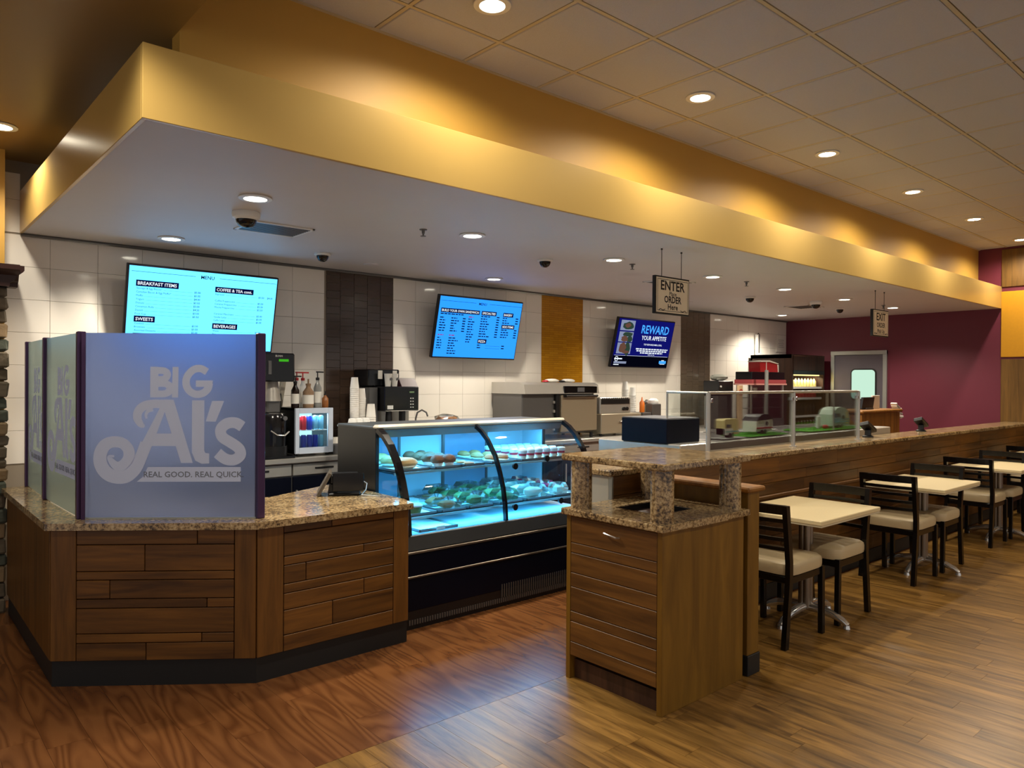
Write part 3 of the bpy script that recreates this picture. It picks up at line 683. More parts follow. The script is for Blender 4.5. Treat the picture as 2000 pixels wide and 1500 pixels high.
for k in range(4): clam(3.895, 4.20+.155*k, ql, .22, .148, .10, 'cream_food', 'big clear box of pale wraps on the lower shelf', 'wrap boxes on the lower shelf', 'wrap_box')
tray(4.06, 4.32, 4.11, 4.78, lo, 'lower shelf tray with clear dessert cups by the far end glass')
for k in range(4): clam(4.18, 4.20+.155*k, ql, .12, .12, .09, 'berry' if k % 2 else 'cream_food', 'clear dessert cup with a %s filling by the far end glass' % ('red' if k % 2 else 'pale'), 'dessert cups by the end glass', 'dessert_cup')
tray(2.78, 3.10, 4.10, 4.55, .60, 'empty paper lined tray on the deck of the display case')
tag(G().box(2.90, 2.97, 4.072, 4.078, .60, .63, .001).obj('price_card', MT['paper']), 'blank white price card in front of the empty deck tray', 'card')

# ------------------------------------------------------------------ waste station
ws = thing('waste_station', 'wooden waste station cabinet with granite slabs on four granite posts', 'waste station', (3.24, 2.5, 0))
sx0, sx1, sy0, sy1, sz = 2.88, 3.60, 2.18, 2.825, .895
G().box(sx0, sx1, sy0, sy0+.03, 0, sz, .002).obj('side_panel', MT['station_side'], ws)
G().box(sx0, sx1, sy1-.03, sy1, 0, sz, .002).obj('side_panel', MT['station_side'], ws)
G().box(sx0+.012, sx1, sy0+.03, sy1-.03, .13, sz).obj('carcass', MT['dark_wood'], ws)
G().box(sx0+.07, sx0+.09, sy0+.03, sy1-.03, 0, .13).obj('toe_board', MT['dark_wood'], ws)
fr = [0, .189, .262, .404, .506, .681, .754, .90, 1]
for a, b_ in zip(fr, fr[1:]):
    za = .888-(.888-.13)*b_; zb = .888-(.888-.13)*a
    G().box(sx0+.001, sx0+.016, sy0+.032, sy1-.032, za+.0015, zb-.0015, .0025).obj('plank', MT['station_wood'], ws)
G().tube([(sx0, 2.54, .832), (sx0-.022, 2.535, .836), (sx0-.026, 2.50, .832), (sx0-.022, 2.455, .824), (sx0, 2.45, .822)], .0055, 8).obj('handle', MT['chrome'], ws, True)
G().box(sx0+.04, sx1-.04, sy0+.01, sy1-.01, .0, .1).obj('plinth', MT['dark_wood'], ws)
a0, a1, b0, b1 = sx0-.03, sx1+.02, sy0-.03, sy1+.018
hx0, hx1, hy0, hy1 = 3.09, 3.40, 2.36, 2.66
gsl = G().box(a0, hx0, b0, b1, sz, .93, .005).box(hx1, a1, b0, b1, sz, .93, .005).box(hx0, hx1, b0, hy0, sz, .93).box(hx0, hx1, hy1, b1, sz, .93)
gsl.obj('lower_slab', MT['granite'], ws)
G().box(hx0, hx1, hy0, hy1, sz-.2, sz-.19).box(hx0, hx0+.004, hy0, hy1, sz-.19, .925).box(hx1-.004, hx1, hy0, hy1, sz-.19, .925).box(hx0, hx1, hy0, hy0+.004, sz-.19, .925).box(hx0, hx1, hy1-.004, hy1, sz-.19, .925).obj('waste_chute', MT['black_plastic'], ws)
for px_ in (a0+.085, a1-.085):
    for py_ in (b0+.075, b1-.075): G().cyl((px_, py_, .93), (px_, py_, 1.19), .058, None, 28).obj('granite_post', MT['granite'], ws, True)
G().box(a0, a1, b0, b1, 1.19, 1.225, .006).obj('upper_slab', MT['granite'], ws)
pt = thing('partition_panel', 'narrow wooden end partition with a flat cap beside the waste station', 'partition', (3.7, 2.5, 0))
G().box(3.645, 3.76, 2.18, 2.83, .11, 1.015, .003).obj('panel', MT['station_side'], pt)
G().box(3.64, 3.765, 2.172, 2.83, 0, .112, .003).obj('rubber_base', MT['black_rubber'], pt)
G().box(3.61, 3.785, 2.155, 2.835, 1.015, 1.043, .008).obj('cap', MT['podium_wood'], pt)

# ------------------------------------------------------------------ half wall and ledge
hw = struct(G().box(3.30, 11.9, 2.87, 3.15, 0, 1.06).obj('wall_half', MT['dark_wood']))
G().box(3.30, 11.88, 2.852, 2.872, 0, .12, .003).obj('rubber_base', MT['black_rubber'], hw)
G().box(3.285, 3.302, 2.88, 3.15, .02, 1.06, .002).obj('end_panel', pm('pale_laminate', (176, 172, 158), .4), hw)
G().box(3.285, 3.30, 2.855, 2.88, .02, 1.06, .002).obj('corner_strip', MT['aluminium'], hw)
zr = [.12, .25, .33, .47, .60, .68, .765, .87, .945, 1.06]
for j, (za, zb) in enumerate(zip(zr, zr[1:])):
    x = 3.302; x_end = 11.88
    while x < x_end-.01:
        L = R.uniform(.55, 1.35); xe = min(x+L, x_end)
        if x_end-xe < .3: xe = x_end
        G().box(x+.001, xe-.001, 2.856, 2.872, za+.0012, zb-.0012, .0025).obj('plank', MT['counter_wood'], hw); x = xe
G().box(3.80, 11.87, 2.836, 2.858, .755, .785, .006).obj('chair_rail', MT['counter_wood'], hw)
tag(G().box(3.26, 11.87, 2.845, 3.17, 1.061, 1.10, .008).obj('granite_ledge', MT['granite']), 'long polished granite ledge capping the wooden half wall', 'ledge')

# sneeze guard
sg = thing('sneeze_guard', 'clear glass sneeze guard on steel posts standing on the granite ledge', 'sneeze guard', (5.65, 3.0, 1.10))
sp = [4.45, 5.65, 6.84]; SY = 2.98; ST = 1.545
for x in sp: G().cyl((x, SY, 1.10), (x, SY, ST), .016, None, 14).cyl((x, SY, 1.10), (x, SY, 1.108), .03, None, 16).obj('post', MT['steel'], sg, True)
G().cyl((4.45, 3.335, 1.351), (4.45, 3.335, ST), .008, None, 12).obj('rear_post', MT['steel'], sg, True)
G().cyl((6.84, 3.205, 1.166), (6.84, 3.205, ST), .008, None, 12).obj('rear_post', MT['steel'], sg, True)
for a, b_ in zip(sp, sp[1:]):
    G().box(a+.02, b_-.02, SY-.003, SY+.003, 1.14, ST).obj('front_pane', MT['clear_glass'], sg)
    for x in (a+.03, b_-.03):
        G().box(x-.014, x+.014, SY-.012, SY+.012, ST-.07, ST-.04, .003).obj('clamp', MT['chrome'], sg)
for x in (4.45, 6.84): G().box(x-.003, x+.003, SY+.02, 3.33 if x < 5 else 3.2, 1.36 if x < 5 else 1.2, ST).obj('side_pane', MT['clear_glass'], sg)
G().cyl((4.45, SY, ST), (6.84, SY, ST), .011, None, 10).cyl((4.45, SY, ST), (4.45, 3.335, ST), .009, None, 10).cyl((6.84, SY, ST), (6.84, 3.205, ST), .009, None, 10).obj('top_rail', MT['steel'], sg, True)

# food bar behind the ledge
fb = thing('food_bar', 'long stainless steel food bar behind the granite ledge', 'food bar', (6.2, 3.5, 0))
G().box(4.42, 8.05, 3.20, 3.95, .1, 1.02).obj('cabinet', MT['dark_steel'], fb)
G().box(4.40, 8.07, 3.18, 3.97, 1.02, 1.165, .008).obj('top_rim', MT['steel'], fb)
G().box(4.42, 8.05, 3.19, 3.96, 0, .1).obj('kick_plate', MT['black_plastic'], fb)
for k in range(4):
    G().box(4.9+.78*k, 5.6+.78*k, 3.30, 3.86, 1.165, 1.172, .002).obj('well_cover', MT['dark_steel'], fb)
tag(G().box(4.39, 4.80, 3.29, 3.72, 1.1655, 1.345, .004).obj('equipment_box', MT['navy_panel']), 'plain navy black box at the near end of the food bar', 'box')
G().box(4.395, 4.795, 3.295, 3.715, 1.3455, 1.350).obj('grey_lid', MT['grey_plastic'], bpy.data.objects['equipment_box'])

# little camper birdhouses and turf mats
def turf(x0, x1, y0, y1, z, label):
    t = thing('turf_mat', label, 'mat', ((x0+x1)/2, (y0+y1)/2, z))
    G().box(x0, x1, y0, y1, z, z+.006).obj('backing', MT['grass'], t)
    g = G()
    for k in range(900):
        x = R.uniform(x0, x1); y = R.uniform(y0, y1); a = R.uniform(0, 6.3); dx, dy = math.cos(a)*.003, math.sin(a)*.003; h = R.uniform(.012, .026); lx, ly = R.uniform(-.008, .008), R.uniform(-.008, .008)
        g.add([(x-dx, y-dy, z+.005), (x+dx, y+dy, z+.005), (x+lx, y+ly, z+h)], [(0, 1, 2)])
    g.obj('blades', MT['grass'], t, kind='stuff')
FT = 1.1725
turf(5.42, 6.02, 3.22, 3.50, FT, 'green turf mat under the white and black camper')
turf(6.45, 7.55, 3.22, 3.50, FT, 'green turf mat under the round sage green camper')
def camper(x, y, z, w, h, d, prof, mat, roof, label, hole=True):
    t = thing('toy_camper', label, 'ornament', (x, y, z))
    P = [(x+w*(a-.5), z+.025+h*b_) for a, b_ in prof]
    G().prism(P, 'y', y-d/2, y+d/2).obj('shell', MT[mat], t)
    Q = [(x+w*(a-.5), z+.025+h*b_) for a, b_ in roof]
    G().prism(Q, 'y', y-d/2-.004, y+d/2+.004).obj('roof_band', MT['black_plastic' if mat == 'camper_white' else 'camper_teal' if mat != 'camper_yellow' else 'camper_white'], t)
    if hole: G().cyl((x+w*.12, y-d/2-.006, z+.025+h*.45), (x+w*.12, y-d/2+.002, z+.025+h*.45), .019, None, 16).obj('entry_hole', MT['black_rubber'], t)
    G().box(x-w*.38, x-w*.06, y-d/2-.004, y-d/2+.002, z+.025+h*.45, z+.025+h*.66, .001).obj('window', MT['grey_plastic' if mat != 'camper_white' else 'cream_trim'], t)
    G().box(x+w*.28, x+w*.42, y-d/2-.004, y-d/2+.002, z+.025+h*.08, z+.025+h*.72, .001).obj('door', MT['camper_yellow' if mat != 'camper_white' else 'cream_trim'], t)
    G().box(x-w*.48, x+w*.48, y-d/2-.005, y-d/2+.001, z+.025+h*.16, z+.025+h*.24).obj('stripe', MT['red_paint' if mat == 'camper_white' else 'camper_teal'], t)
    for a in (-.18, .02):
        G().cyl((x+w*a, y-d/2-.006, z+.02), (x+w*a, y-d/2+.03, z+.02), .02, None, 14).obj('wheel', MT['black_rubber'], t)
dome = [(0, 0), (1, 0), (1, .45), (.96, .68), (.86, .86), (.7, .96), (.5, 1), (.3, .96), (.14, .84), (.03, .6)]
domer = [(.03, .62), (.96, .70), (.86, .88), (.7, .98), (.5, 1.02), (.3, .98), (.14, .86)]
camper(5.76, 3.36, FT+.006, .27, .145, .13, dome, 'camper_white', domer, 'white camper birdhouse with a black roof and round door hole on green turf')
camper(7.20, 3.37, FT+.006, .36, .18, .14, dome, 'camper_green', [(.02, .30), (1, .30), (1, .36), (.02, .36)], 'round sage green camper birdhouse on green turf at the far end of the food bar')
van = [(0, 0), (1, 0), (1, .8), (.92, 1), (.06, 1), (0, .9)]
camper(5.20, 3.30, FT+.004, .20, .125, .08, van, 'camper_yellow', [(0, .0), (.55, 0), (.55, .4), (0, .4)], 'small cream and teal toy camper van on a white tray', False)
tag(G().box(5.05, 5.36, 3.23, 3.36, FT, FT+.004).obj('white_tray', MT['white_plastic']), 'thin flat white tray under the cream toy camper van', 'tray')
tag(G().box(5.9, 6.42, 3.54, 3.68, FT, FT+.012, .003).obj('cutting_board', MT['white_plastic']), 'long flat white board between the two turf mats', 'board')
tag(G().ell((6.88, 3.30, FT+.028), (.035, .03, .022), 10, 6, .1).obj('toy_cushion', MT['red_paint'], None, True), 'tiny red toy beside the sage green camper', 'ornament')
tag(G().box(6.86, 6.91, 3.36, 3.39, FT+.006, FT+.13, .006).obj('toy_chair', MT['white_plastic']), 'tiny upright white toy beside the sage green camper', 'ornament')

# card terminals on the ledge
for x, y, lab in ((7.24, 3.06, 'black card terminal on the ledge just past the sneeze guard'), (8.62, 3.08, 'black card terminal on the ledge nearer the maroon wall')):
    t = thing('card_terminal', lab, 'terminal', (x, y, 1.10))
    G().lathe([(.05, 0), (.05, .012), (.03, .02), (.028, .07)], (x, y, 1.10), 14).obj('stand', MT['black_plastic'], t, True)
    g = G(Matrix.Translation((x, y, 1.195)) @ Matrix.Rotation(math.radians(24), 4, 'Y') @ Matrix.Rotation(math.radians(-16), 4, 'X')); g.box(-.10, .10, -.045, .045, -.02, .02, .006).obj('head', MT['black_plastic'], t)
    G(g.mat).box(-.02, .09, -.04, .04, .0202, .023).obj('screen', MT['grey_plastic'], t)

# ------------------------------------------------------------------ tables and chairs
def make_table():
    t = thing('cafe_table', 'x', 'table')
    G().box(-.43, .43, -.32, .32, .733, .762, .004).obj('tabletop', MT['table_laminate'], t)
    G().box(-.425, .425, -.315, .315, .722, .734).obj('underside', MT['table_edge'], t)
    g = G()
    for k in range(4):
        a = math.pi/4+k*math.pi/2; g.cyl((.022*math.cos(a), .022*math.sin(a), .08), (.022*math.cos(a), .022*math.sin(a), .715), .026, None, 14)
    g.obj('column', MT['brushed_column'], t, True)
    G().box(-.16, .16, -.13, .13, .708, .722).obj('mounting_plate', MT['black_plastic'], t)
    for k in range(4):
        c, s = round(math.cos(k*math.pi/2)), round(math.sin(k*math.pi/2)); L = .35 if c else .30; g = G()
        pr = [(.0, .088), (.12, .086), (.22, .072), (.30, .046), (.34, .022)]
        P = [(r_*L/.35*c, r_*L/.35*s, z) for r_, z in pr]
        g.tube(P, [.030, .030, .027, .023, .019], 12)
        g.cyl((L*.95*c, L*.95*s, 0), (L*.95*c, L*.95*s, .022), .024, .018, 12)
        g.obj('foot', MT['chrome'], t, True)
    return t
TX = [4.86, 6.95, 9.04, 11.13]
tabs = ['cream topped pedestal table beside the wooden partition', 'cream topped pedestal table second from the partition along the half wall',
        'cream topped pedestal table third from the partition along the half wall', 'cream topped pedestal table at the maroon and gold end wall']
t0 = make_table()
for k, x in enumerate(TX):
    t = t0 if k == 0 else dup(t0, (x, 2.465, 0)); t.location = (x, 2.465, 0); t['label'] = tabs[k]; t['group'] = 'pedestal tables along the half wall'
def make_chair():
    t = thing('dining_chair', 'x', 'chair')
    for s in (-1, 1):
        y = s*.205
        G().bar((.205, y, 0), (.198, y, .44), .034, .034, (1, 0, 0), .003).obj('leg', MT['chair_wood'], t)
        g = G(); path = [(-.262, 0), (-.215, .42), (-.215, .52), (-.262, .872)]
        pr = [(x-.020, z) for x, z in path]+[(x+.020, z) for x, z in reversed(path)]
        g.prism(pr, 'y', y-.016, y+.016).obj('rear_leg', MT['chair_wood'], t)
    G().box(-.215, .215, -.21, .21, .385, .43, .004).obj('seat_frame', MT['chair_wood'], t)
    # padded seat with a rounded rim
    g = G(); n = 36; rings = [(.90, .430), (.985, .437), (1.0, .455), (1.0, .485), (.985, .503), (.93, .514), (.6, .519), (.02, .520)]
    v = []
    for sc, z in rings:
        for i in range(n):
            a = 2*math.pi*i/n; cx, cy = math.cos(a), math.sin(a); e = 7 if sc > .8 else 4
            rr = (abs(cx)**e+abs(cy)**e)**(-1/e); v.append((.228*rr*cx*sc+.005, .222*rr*cy*sc, z))
    g.add(v, [(k*n+i, k*n+(i+1) % n, (k+1)*n+(i+1) % n, (k+1)*n+i) for k in range(len(rings)-1) for i in range(n)]+[tuple(range((len(rings)-1)*n, len(rings)*n)), tuple(range(n))])
    g.obj('seat_cushion', MT['vinyl'], t, True)
    def rail(z, h, th, nm):
        x = -.215-(z-.52)/(.872-.52)*.047; g = G(); K = 8; P = []
        for k in range(K+1):
            u_ = -1+2*k/K; P.append((x-.022*(1-u_*u_), .2*u_, z))
        for a, b_ in zip(P, P[1:]): g.bar(a, b_, th, h)
        g.obj(nm, MT['chair_wood'], t)
    rail(.845, .055, .034, 'top_rail')
    for z in (.60, .66, .72, .775): rail(z, .022, .016, 'slat')
    return t
c0 = make_chair()
CH_ = [(4.445, 0, 'dark slat back chair with tan seat next to the wooden partition'), (5.08, math.pi, 'dark slat back chair tucked under the far side of the table beside the partition'),
       (6.555, 0, 'dark slat back chair with tan seat on the partition side of the second table'), (7.13, math.pi, 'dark slat back chair on the far side of the second table'),
       (8.605, 0, 'dark slat back chair with tan seat on the partition side of the third table'), (9.20, math.pi, 'dark slat back chair on the far side of the third table'),
       (10.70, 0, 'dark slat back chair at the last table by the gold wall panel')]
for k, (x, a, lab) in enumerate(CH_):
    y = 2.455 if k < 2 else 2.50 if k < 4 else 2.54
    c = c0 if k == 0 else dup(c0, (x, y, 0), a); c.location = (x, y, 0); c.rotation_euler = (0, 0, a); c['label'] = lab; c['group'] = 'chairs along the half wall'

# ------------------------------------------------------------------ back counter
BZ = .97
def worktable(x0, x1, y0, label, name, doors):
    t = thing(name, label, 'work counter', ((x0+x1)/2, 6.05, 0))
    G().box(x0, x1, y0, 6.40, BZ-.045, BZ, .006).obj('worktop', MT['steel'], t)
    G().box(x0+.04, x1-.04, y0+.05, 6.39, .10, BZ-.045).obj('cabinet_body', MT['dark_steel'], t)
    n = doors; w = (x1-x0-.1)/n
    for k in range(n):
        a = x0+.05+w*k
        d = G().box(a+.006, a+w-.006, y0+.032, y0+.052, BZ-.15, BZ-.055, .004).obj('drawer', MT['steel'], t)
        G().box(a+w*.35, a+w*.65, y0+.024, y0+.034, BZ-.105, BZ-.09, .003).obj('pull', MT['black_plastic'], d)
        d = G().box(a+.006, a+w-.006, y0+.036, y0+.052, .16, BZ-.16, .004).obj('door', MT['navy_panel'], t)
        G().box(a+.03, a+.045, y0+.022, y0+.037, .5, .7, .003).obj('pull', MT['steel'], d)
    for x in (x0+.03, x1-.03):
        for y in (y0+.03, 6.36): G().cyl((x, y, 0), (x, y, BZ-.045), .019, None, 10).obj('leg', MT['steel'], t, True)
worktable(1.45, 3.27, 5.74, 'stainless work counter under the lit mini fridge', 'work_counter', 3)
worktable(3.30, 5.10, 5.76, 'stainless work counter under the coffee machine and cups', 'work_counter', 3)
worktable(5.13, 7.75, 5.72, 'stainless work counter under the two countertop ovens', 'work_counter', 4)
worktable(7.78, 10.6, 5.35, 'stainless work counter under the glass pizza warmer', 'work_counter', 4)

# coffee brewer
br = thing('coffee_brewer', 'tall black coffee brewer with steel funnel beside the frosted screen', 'coffee machine', (2.5, 5.95, BZ))
G().box(2.33, 2.66, 5.74, 6.20, BZ, BZ+.02, .006).obj('base', MT['black_gloss'], br)
G().box(2.36, 2.65, 6.00, 6.20, BZ+.02, 1.50, .006).obj('tower', MT['black_plastic'], br)
hd = G().box(2.33, 2.66, 5.76, 6.20, 1.60, 1.835, .012).obj('head', MT['black_gloss'], br)
G().box(2.52, 2.60, 5.752, 5.762, 1.765, 1.785).obj('display', MT['screen_green'], hd)
G().box(2.43, 2.455, 5.752, 5.762, 1.66, 1.77).obj('label_strip', MT['grey_plastic'], hd)
g = G(frame((2.49, 5.757, 1.803), (1, 0, 0), (0, 0, 1))); text(g, 'BUNN', 0, 0, .022, .02); g.obj('maker_print', MT['white_plastic'], hd)
G().cyl((2.52, 5.90, 1.44), (2.52, 5.90, 1.60), .075, .05, 20).obj('funnel', MT['steel'], br, True)
G().box(2.47, 2.58, 5.86, 5.99, 1.34, 1.46, .01).obj('brew_basket', MT['dark_steel'], br)
sv = G().lathe([(.105, BZ+.10), (.11, 1.30), (.09, 1.335), (.05, 1.345)], (2.52, 5.87, 0), 24).obj('server', MT['black_gloss'], br, True)
G().tube([(2.46, 5.77, 1.20), (2.50, 5.74, 1.165), (2.56, 5.735, 1.16), (2.61, 5.76, 1.19)], .007, 8).obj('handle', MT['chrome'], sv, True)
G().lathe([(.115, BZ+.02), (.115, BZ+.10)], (2.52, 5.87, 0), 24).obj('server_stand', MT['black_plastic'], br, True)
G().cyl((2.575, 5.752, 1.30), (2.575, 5.768, 1.30), .018, None, 16).obj('gauge', MT['grey_plastic'], sv)

# mini fridge with cans
fr_ = thing('mini_fridge', 'small white framed glass door fridge lit inside on the work counter', 'fridge', (2.85, 5.99, BZ))
fx0, fx1, fy, fz0, fz1 = 2.685, 3.03, 5.80, .995, 1.378
G().box(fx0, fx0+.02, fy+.03, 6.2, fz0, fz1).box(fx1-.02, fx1, fy+.03, 6.2, fz0, fz1).box(fx0, fx1, fy+.03, 6.2, fz1-.02, fz1).box(fx0, fx1, fy+.03, 6.2, fz0, fz0+.03).box(fx0, fx1, 6.18, 6.2, fz0, fz1).obj('body', MT['black_plastic'], fr_)
G().box(fx0+.022, fx1-.022, 6.165, 6.178, fz0+.032, fz1-.022).obj('light_panel', MT['fridge_light'], fr_)
G().box(fx0, fx0+.036, fy, fy+.028, fz0, fz1, .004).box(fx1-.046, fx1, fy, fy+.028, fz0, fz1, .004).box(fx0+.036, fx1-.046, fy, fy+.028, fz1-.045, fz1).box(fx0+.036, fx1-.046, fy, fy+.028, fz0, fz0+.05).obj('door_frame', pm('fridge_white', (206, 218, 236), .35), fr_)
G().box(fx0+.036, fx1-.046, fy+.010, fy+.014, fz0+.05, fz1-.045).obj('door_pane', MT['cooler_glass'], fr_)
G().box(fx0+.022, fx1-.022, fy+.04, 6.15, 1.185, 1.19).obj('shelf', MT['white_plastic'], fr_)
for x in (fx0+.03, fx1-.03):
    for y in (fy+.06, 6.15): G().cyl((x, y, BZ), (x, y, fz0), .012, None, 10).obj('foot', MT['black_plastic'], fr_)
FL = bpy.data.lights.new('fridge_lamp', 'AREA'); FL.shape = 'RECTANGLE'; FL.size = .26; FL.size_y = .03; FL.energy = 1.6; FL.color = (.6, .85, 1)
o = link(FL, 'fridge_lamp', fr_); o.location = (0, 5.86-5.99, 1.352-BZ)
def can(x, y, z, m, lab, grp, h=.122, r=.0245):
    t = thing('drink_can', lab, 'can', (x, y, z), 0, grp)
    G().lathe([(r*.82, 0), (r, .008), (r, h-.014), (r*.82, h-.002)], (x, y, z), 14).obj('body', MT[m], t, True)
    G().lathe([(r*.82, h-.002), (r*.82, h), (r*.7, h-.004)], (x, y, z), 14).obj('rim', MT['can_silver'], t, True)
for k in range(5):
    m = ['can_red', 'can_red', 'can_blue', 'can_light', 'can_light'][k]; w = ['red', 'red', 'dark blue', 'pale blue', 'pale blue'][k]
    can(2.735+.053*k, 5.87, 1.190, m, '%s drink can on the upper shelf of the lit mini fridge' % w, 'cans on the upper fridge shelf')
    m = ['can_silver', 'can_blue', 'can_blue', 'can_blue', 'can_light'][k]; w = ['silver', 'dark blue', 'dark blue', 'dark blue', 'pale'][k]
    can(2.735+.053*k, 5.87, 1.0255, m, '%s drink can in the bottom of the lit mini fridge' % w, 'cans in the bottom of the fridge')
# syrup bottles on the fridge
def pump(x, y, z, r, h, m, cap, lab, lbl=True, spout=True):
    t = thing('syrup_bottle', lab, 'bottle', (x, y, z))
    b_ = G().lathe([(r*.95, 0), (r, .01), (r, h*.62), (r*.45, h*.78), (r*.4, h*.86)], (x, y, z), 16).obj('body', MT[m], t, True)
    if lbl: G().lathe([(r*1.02, h*.15), (r*1.02, h*.5)], (x, y, z), 16, False, False).obj('label', MT['paper'], t, True)
    g = G().lathe([(r*.48, h*.86), (r*.48, h*.94), (r*.15, h*.95), (r*.15, h*1.12)], (x, y, z), 12)
    if spout: g.bar((x-.012, y, z+h*1.12), (x+.05, y-.01, z+h*1.115), .014, .012)
    g.obj('pump', MT[cap], t, True)
z = fz1
pump(2.735, 5.92, z, .034, .24, 'bottle_dark', 'black_plastic', 'dark syrup bottle with a black pump on the mini fridge')
pump(2.80, 6.03, z, .034, .27, 'white_plastic', 'red_paint', 'white syrup bottle with a red pump at the rear of the mini fridge')
pump(2.865, 6.05, z, .034, .27, 'white_plastic', 'red_paint', 'white syrup bottle with a red pump behind the labelled jar')
pump(2.845, 5.90, z, .046, .22, 'wicker', 'wicker', 'tan jar with a white paper label on the mini fridge', True, False)
pump(2.945, 5.93, z, .033, .275, 'bottle_clear', 'black_plastic', 'clear syrup bottle with a tall black pump on the mini fridge')
pump(3.003, 5.90, z, .028, .125, 'amber', 'black_plastic', 'small amber bottle with a black cap at the fridge edge', False, False)
tag(G().prism([(2.665, 1.40), (2.70, 1.38), (2.735, 1.60), (2.69, 1.60)], 'y', 6.10, 6.13).obj('cutting_board', MT['cream_trim']), 'pale board leaning on the wall behind the syrup bottles', 'board')
bx = thing('condiment_caddy', 'small white caddy of packets between the mini fridge and the case', 'caddy', (3.12, 5.92, BZ))
G().box(3.06, 3.19, 5.86, 5.98, BZ, BZ+.09, .004).obj('tub', MT['grey_plastic'], bx)
for k in range(6): G(Matrix.Translation((3.08+.018*k, 5.92, BZ+.09)) @ Matrix.Rotation(R.uniform(-.4, .4), 4, 'Y')).box(-.012, .012, -.04, .04, -.02, .05, .002).obj('packet', MT['paper'], bx)

# paper cups
def cup_stack(x, y, z, n, r, step, ch, lab, nm='paper_cup', group='stacked paper cups', m='cup_paper'):
    for k in range(n):
        zz = z+k*step; top = k == n-1
        o = G().lathe([(r, 0), (r*1.05, .003), (r, .008), (r*.74, ch), (r*.70, ch)], (x, y, zz), 16, False, True).obj(nm, MT[m], None, True)
        tag(o, lab, 'cup', group)
cup_stack(3.30, 5.92, BZ, 34, .040, .0172, .105, 'paper cup in the tallest upside down stack by the coffee machine', group='tallest cup stack')
cup_stack(3.385, 5.94, BZ, 28, .038, .0175, .10, 'paper cup in the middle upside down stack by the coffee machine', group='middle cup stack')
cup_stack(3.435, 5.86, BZ, 17, .044, .0195, .12, 'large paper cup in the shortest upside down stack by the coffee machine', group='shortest cup stack')
for k, x in enumerate((3.08, 3.145, 3.21)):
    t = thing('lid_stack', 'low stack of white cup lids lying on the steel box behind the case', 'lids', (x, 5.56, 1.24), 0, 'lid stacks behind the case')
    G().lathe([(.036, 0), (.038, .004), (.036, .02), (.03, .05), (.012, .056)], (x, 5.56, 1.24), 16).obj('lids', MT['white_plastic'], t, True)
lb = thing('lid_shelf', 'narrow steel shelf carrying cup lids behind the case', 'shelf', (3.15, 5.56, BZ))
G().box(2.99, 3.31, 5.46, 5.66, 1.225, 1.24, .003).obj('board', MT['steel'], lb)
for x in (3.01, 3.29): G().box(x-.012, x+.012, 5.47, 5.65, 0, 1.225).obj('leg', MT['dark_steel'], lb)

# espresso machine
em = thing('coffee_machine', 'black automatic coffee machine with bean hoppers and cups on top', 'coffee machine', (3.75, 6.05, BZ))
G().box(3.47, 3.56, 5.95, 6.32, BZ, 1.55, .006).obj('side_tower', MT['dark_steel'], em)
G().box(3.57, 3.95, 5.85, 6.32, 1.33, 1.56, .008).obj('front_cover', MT['black_gloss'], em)
G().box(3.57, 3.95, 6.02, 6.32, BZ, 1.33, .004).obj('rear_body', MT['steel'], em)
G().box(3.57, 3.95, 5.85, 6.02, BZ, BZ+.1, .004).obj('drip_tray', MT['steel'], em)
hp = G().box(3.50, 3.84, 6.02, 6.30, 1.56, 1.72, .01).obj('bean_hopper', MT['black_gloss'], em)
for x in (3.60, 3.76): G().box(x, x+.045, 6.012, 6.02, 1.63, 1.71).obj('hopper_label', MT['paper'], hp)
G().prism([(5.87, 1.56), (5.93, 1.64), (6.02, 1.64), (6.02, 1.56)], 'x', 3.77, 3.95).obj('control_head', pm('plum_panel', (70, 40, 48), .4), em)
G().box(3.84, 3.89, 5.843, 5.852, 1.50, 1.515).obj('display', pm('lcd_green', (120, 150, 110), .4), em)
g = G()
for i in range(2):
    for j in range(4): g.box(3.85+.025*i, 3.86+.025*i, 5.843, 5.852, 1.36+.028*j, 1.37+.028*j)
g.obj('buttons', MT['white_plastic'], em)
G().cyl((3.66, 5.92, 1.22), (3.66, 5.92, 1.33), .034, .028, 14).obj('spout', MT['black_plastic'], em, True)
G().box(3.78, 3.82, 5.88, 5.94, 1.22, 1.33, .004).obj('spout', MT['black_plastic'], em)
G().box(3.60, 3.66, 5.843, 5.852, 1.35, 1.385).obj('name_plate', MT['white_plastic'], em)
for x, lab in ((3.655, 'white printed paper cup on the coffee machine under the hopper label'), (3.725, 'white printed paper cup on the coffee machine beside the control head')):
    t = thing('printed_cup', lab, 'cup', (x, 5.93, 1.56))
    G().lathe([(.026, 0), (.036, .115), (.038, .12)], (x, 5.93, 1.56), 18).obj('cup', MT['cup_paper'], t, True)
    G().cyl((x+.012, 5.889, 1.63), (x+.012, 5.905, 1.63), .013, None, 14).obj('printed_emblem', MT['grey_plastic'], t)
tag(G().tube([(4.08, 6.1, BZ), (4.08, 6.1, 1.24), (4.10, 6.1, 1.30), (4.14, 6.08, 1.325), (4.18, 6.06, 1.30), (4.19, 6.05, 1.26)], .009, 8).obj('faucet', MT['dark_steel'], None, True), 'slim dark gooseneck faucet beside the coffee machine', 'faucet')
bg = thing('bread_bag', 'clear bag of bread rolls on the counter behind the case', 'bag', (4.42, 6.05, BZ))
G().box(4.3, 4.55, 5.95, 6.2, BZ, 1.20, .01).obj('crate', MT['grey_plastic'], bg)
for k in range(4): G().ell((4.34+.055*k, 6.05, 1.225), (.035, .06, .028), 10, 6, .05).obj('roll', MT['pastry'], bg, True)
G().ell((4.42, 6.05, 1.232), (.15, .11, .05), 12, 6, .14).obj('film', MT['pack_plastic'], bg, True)
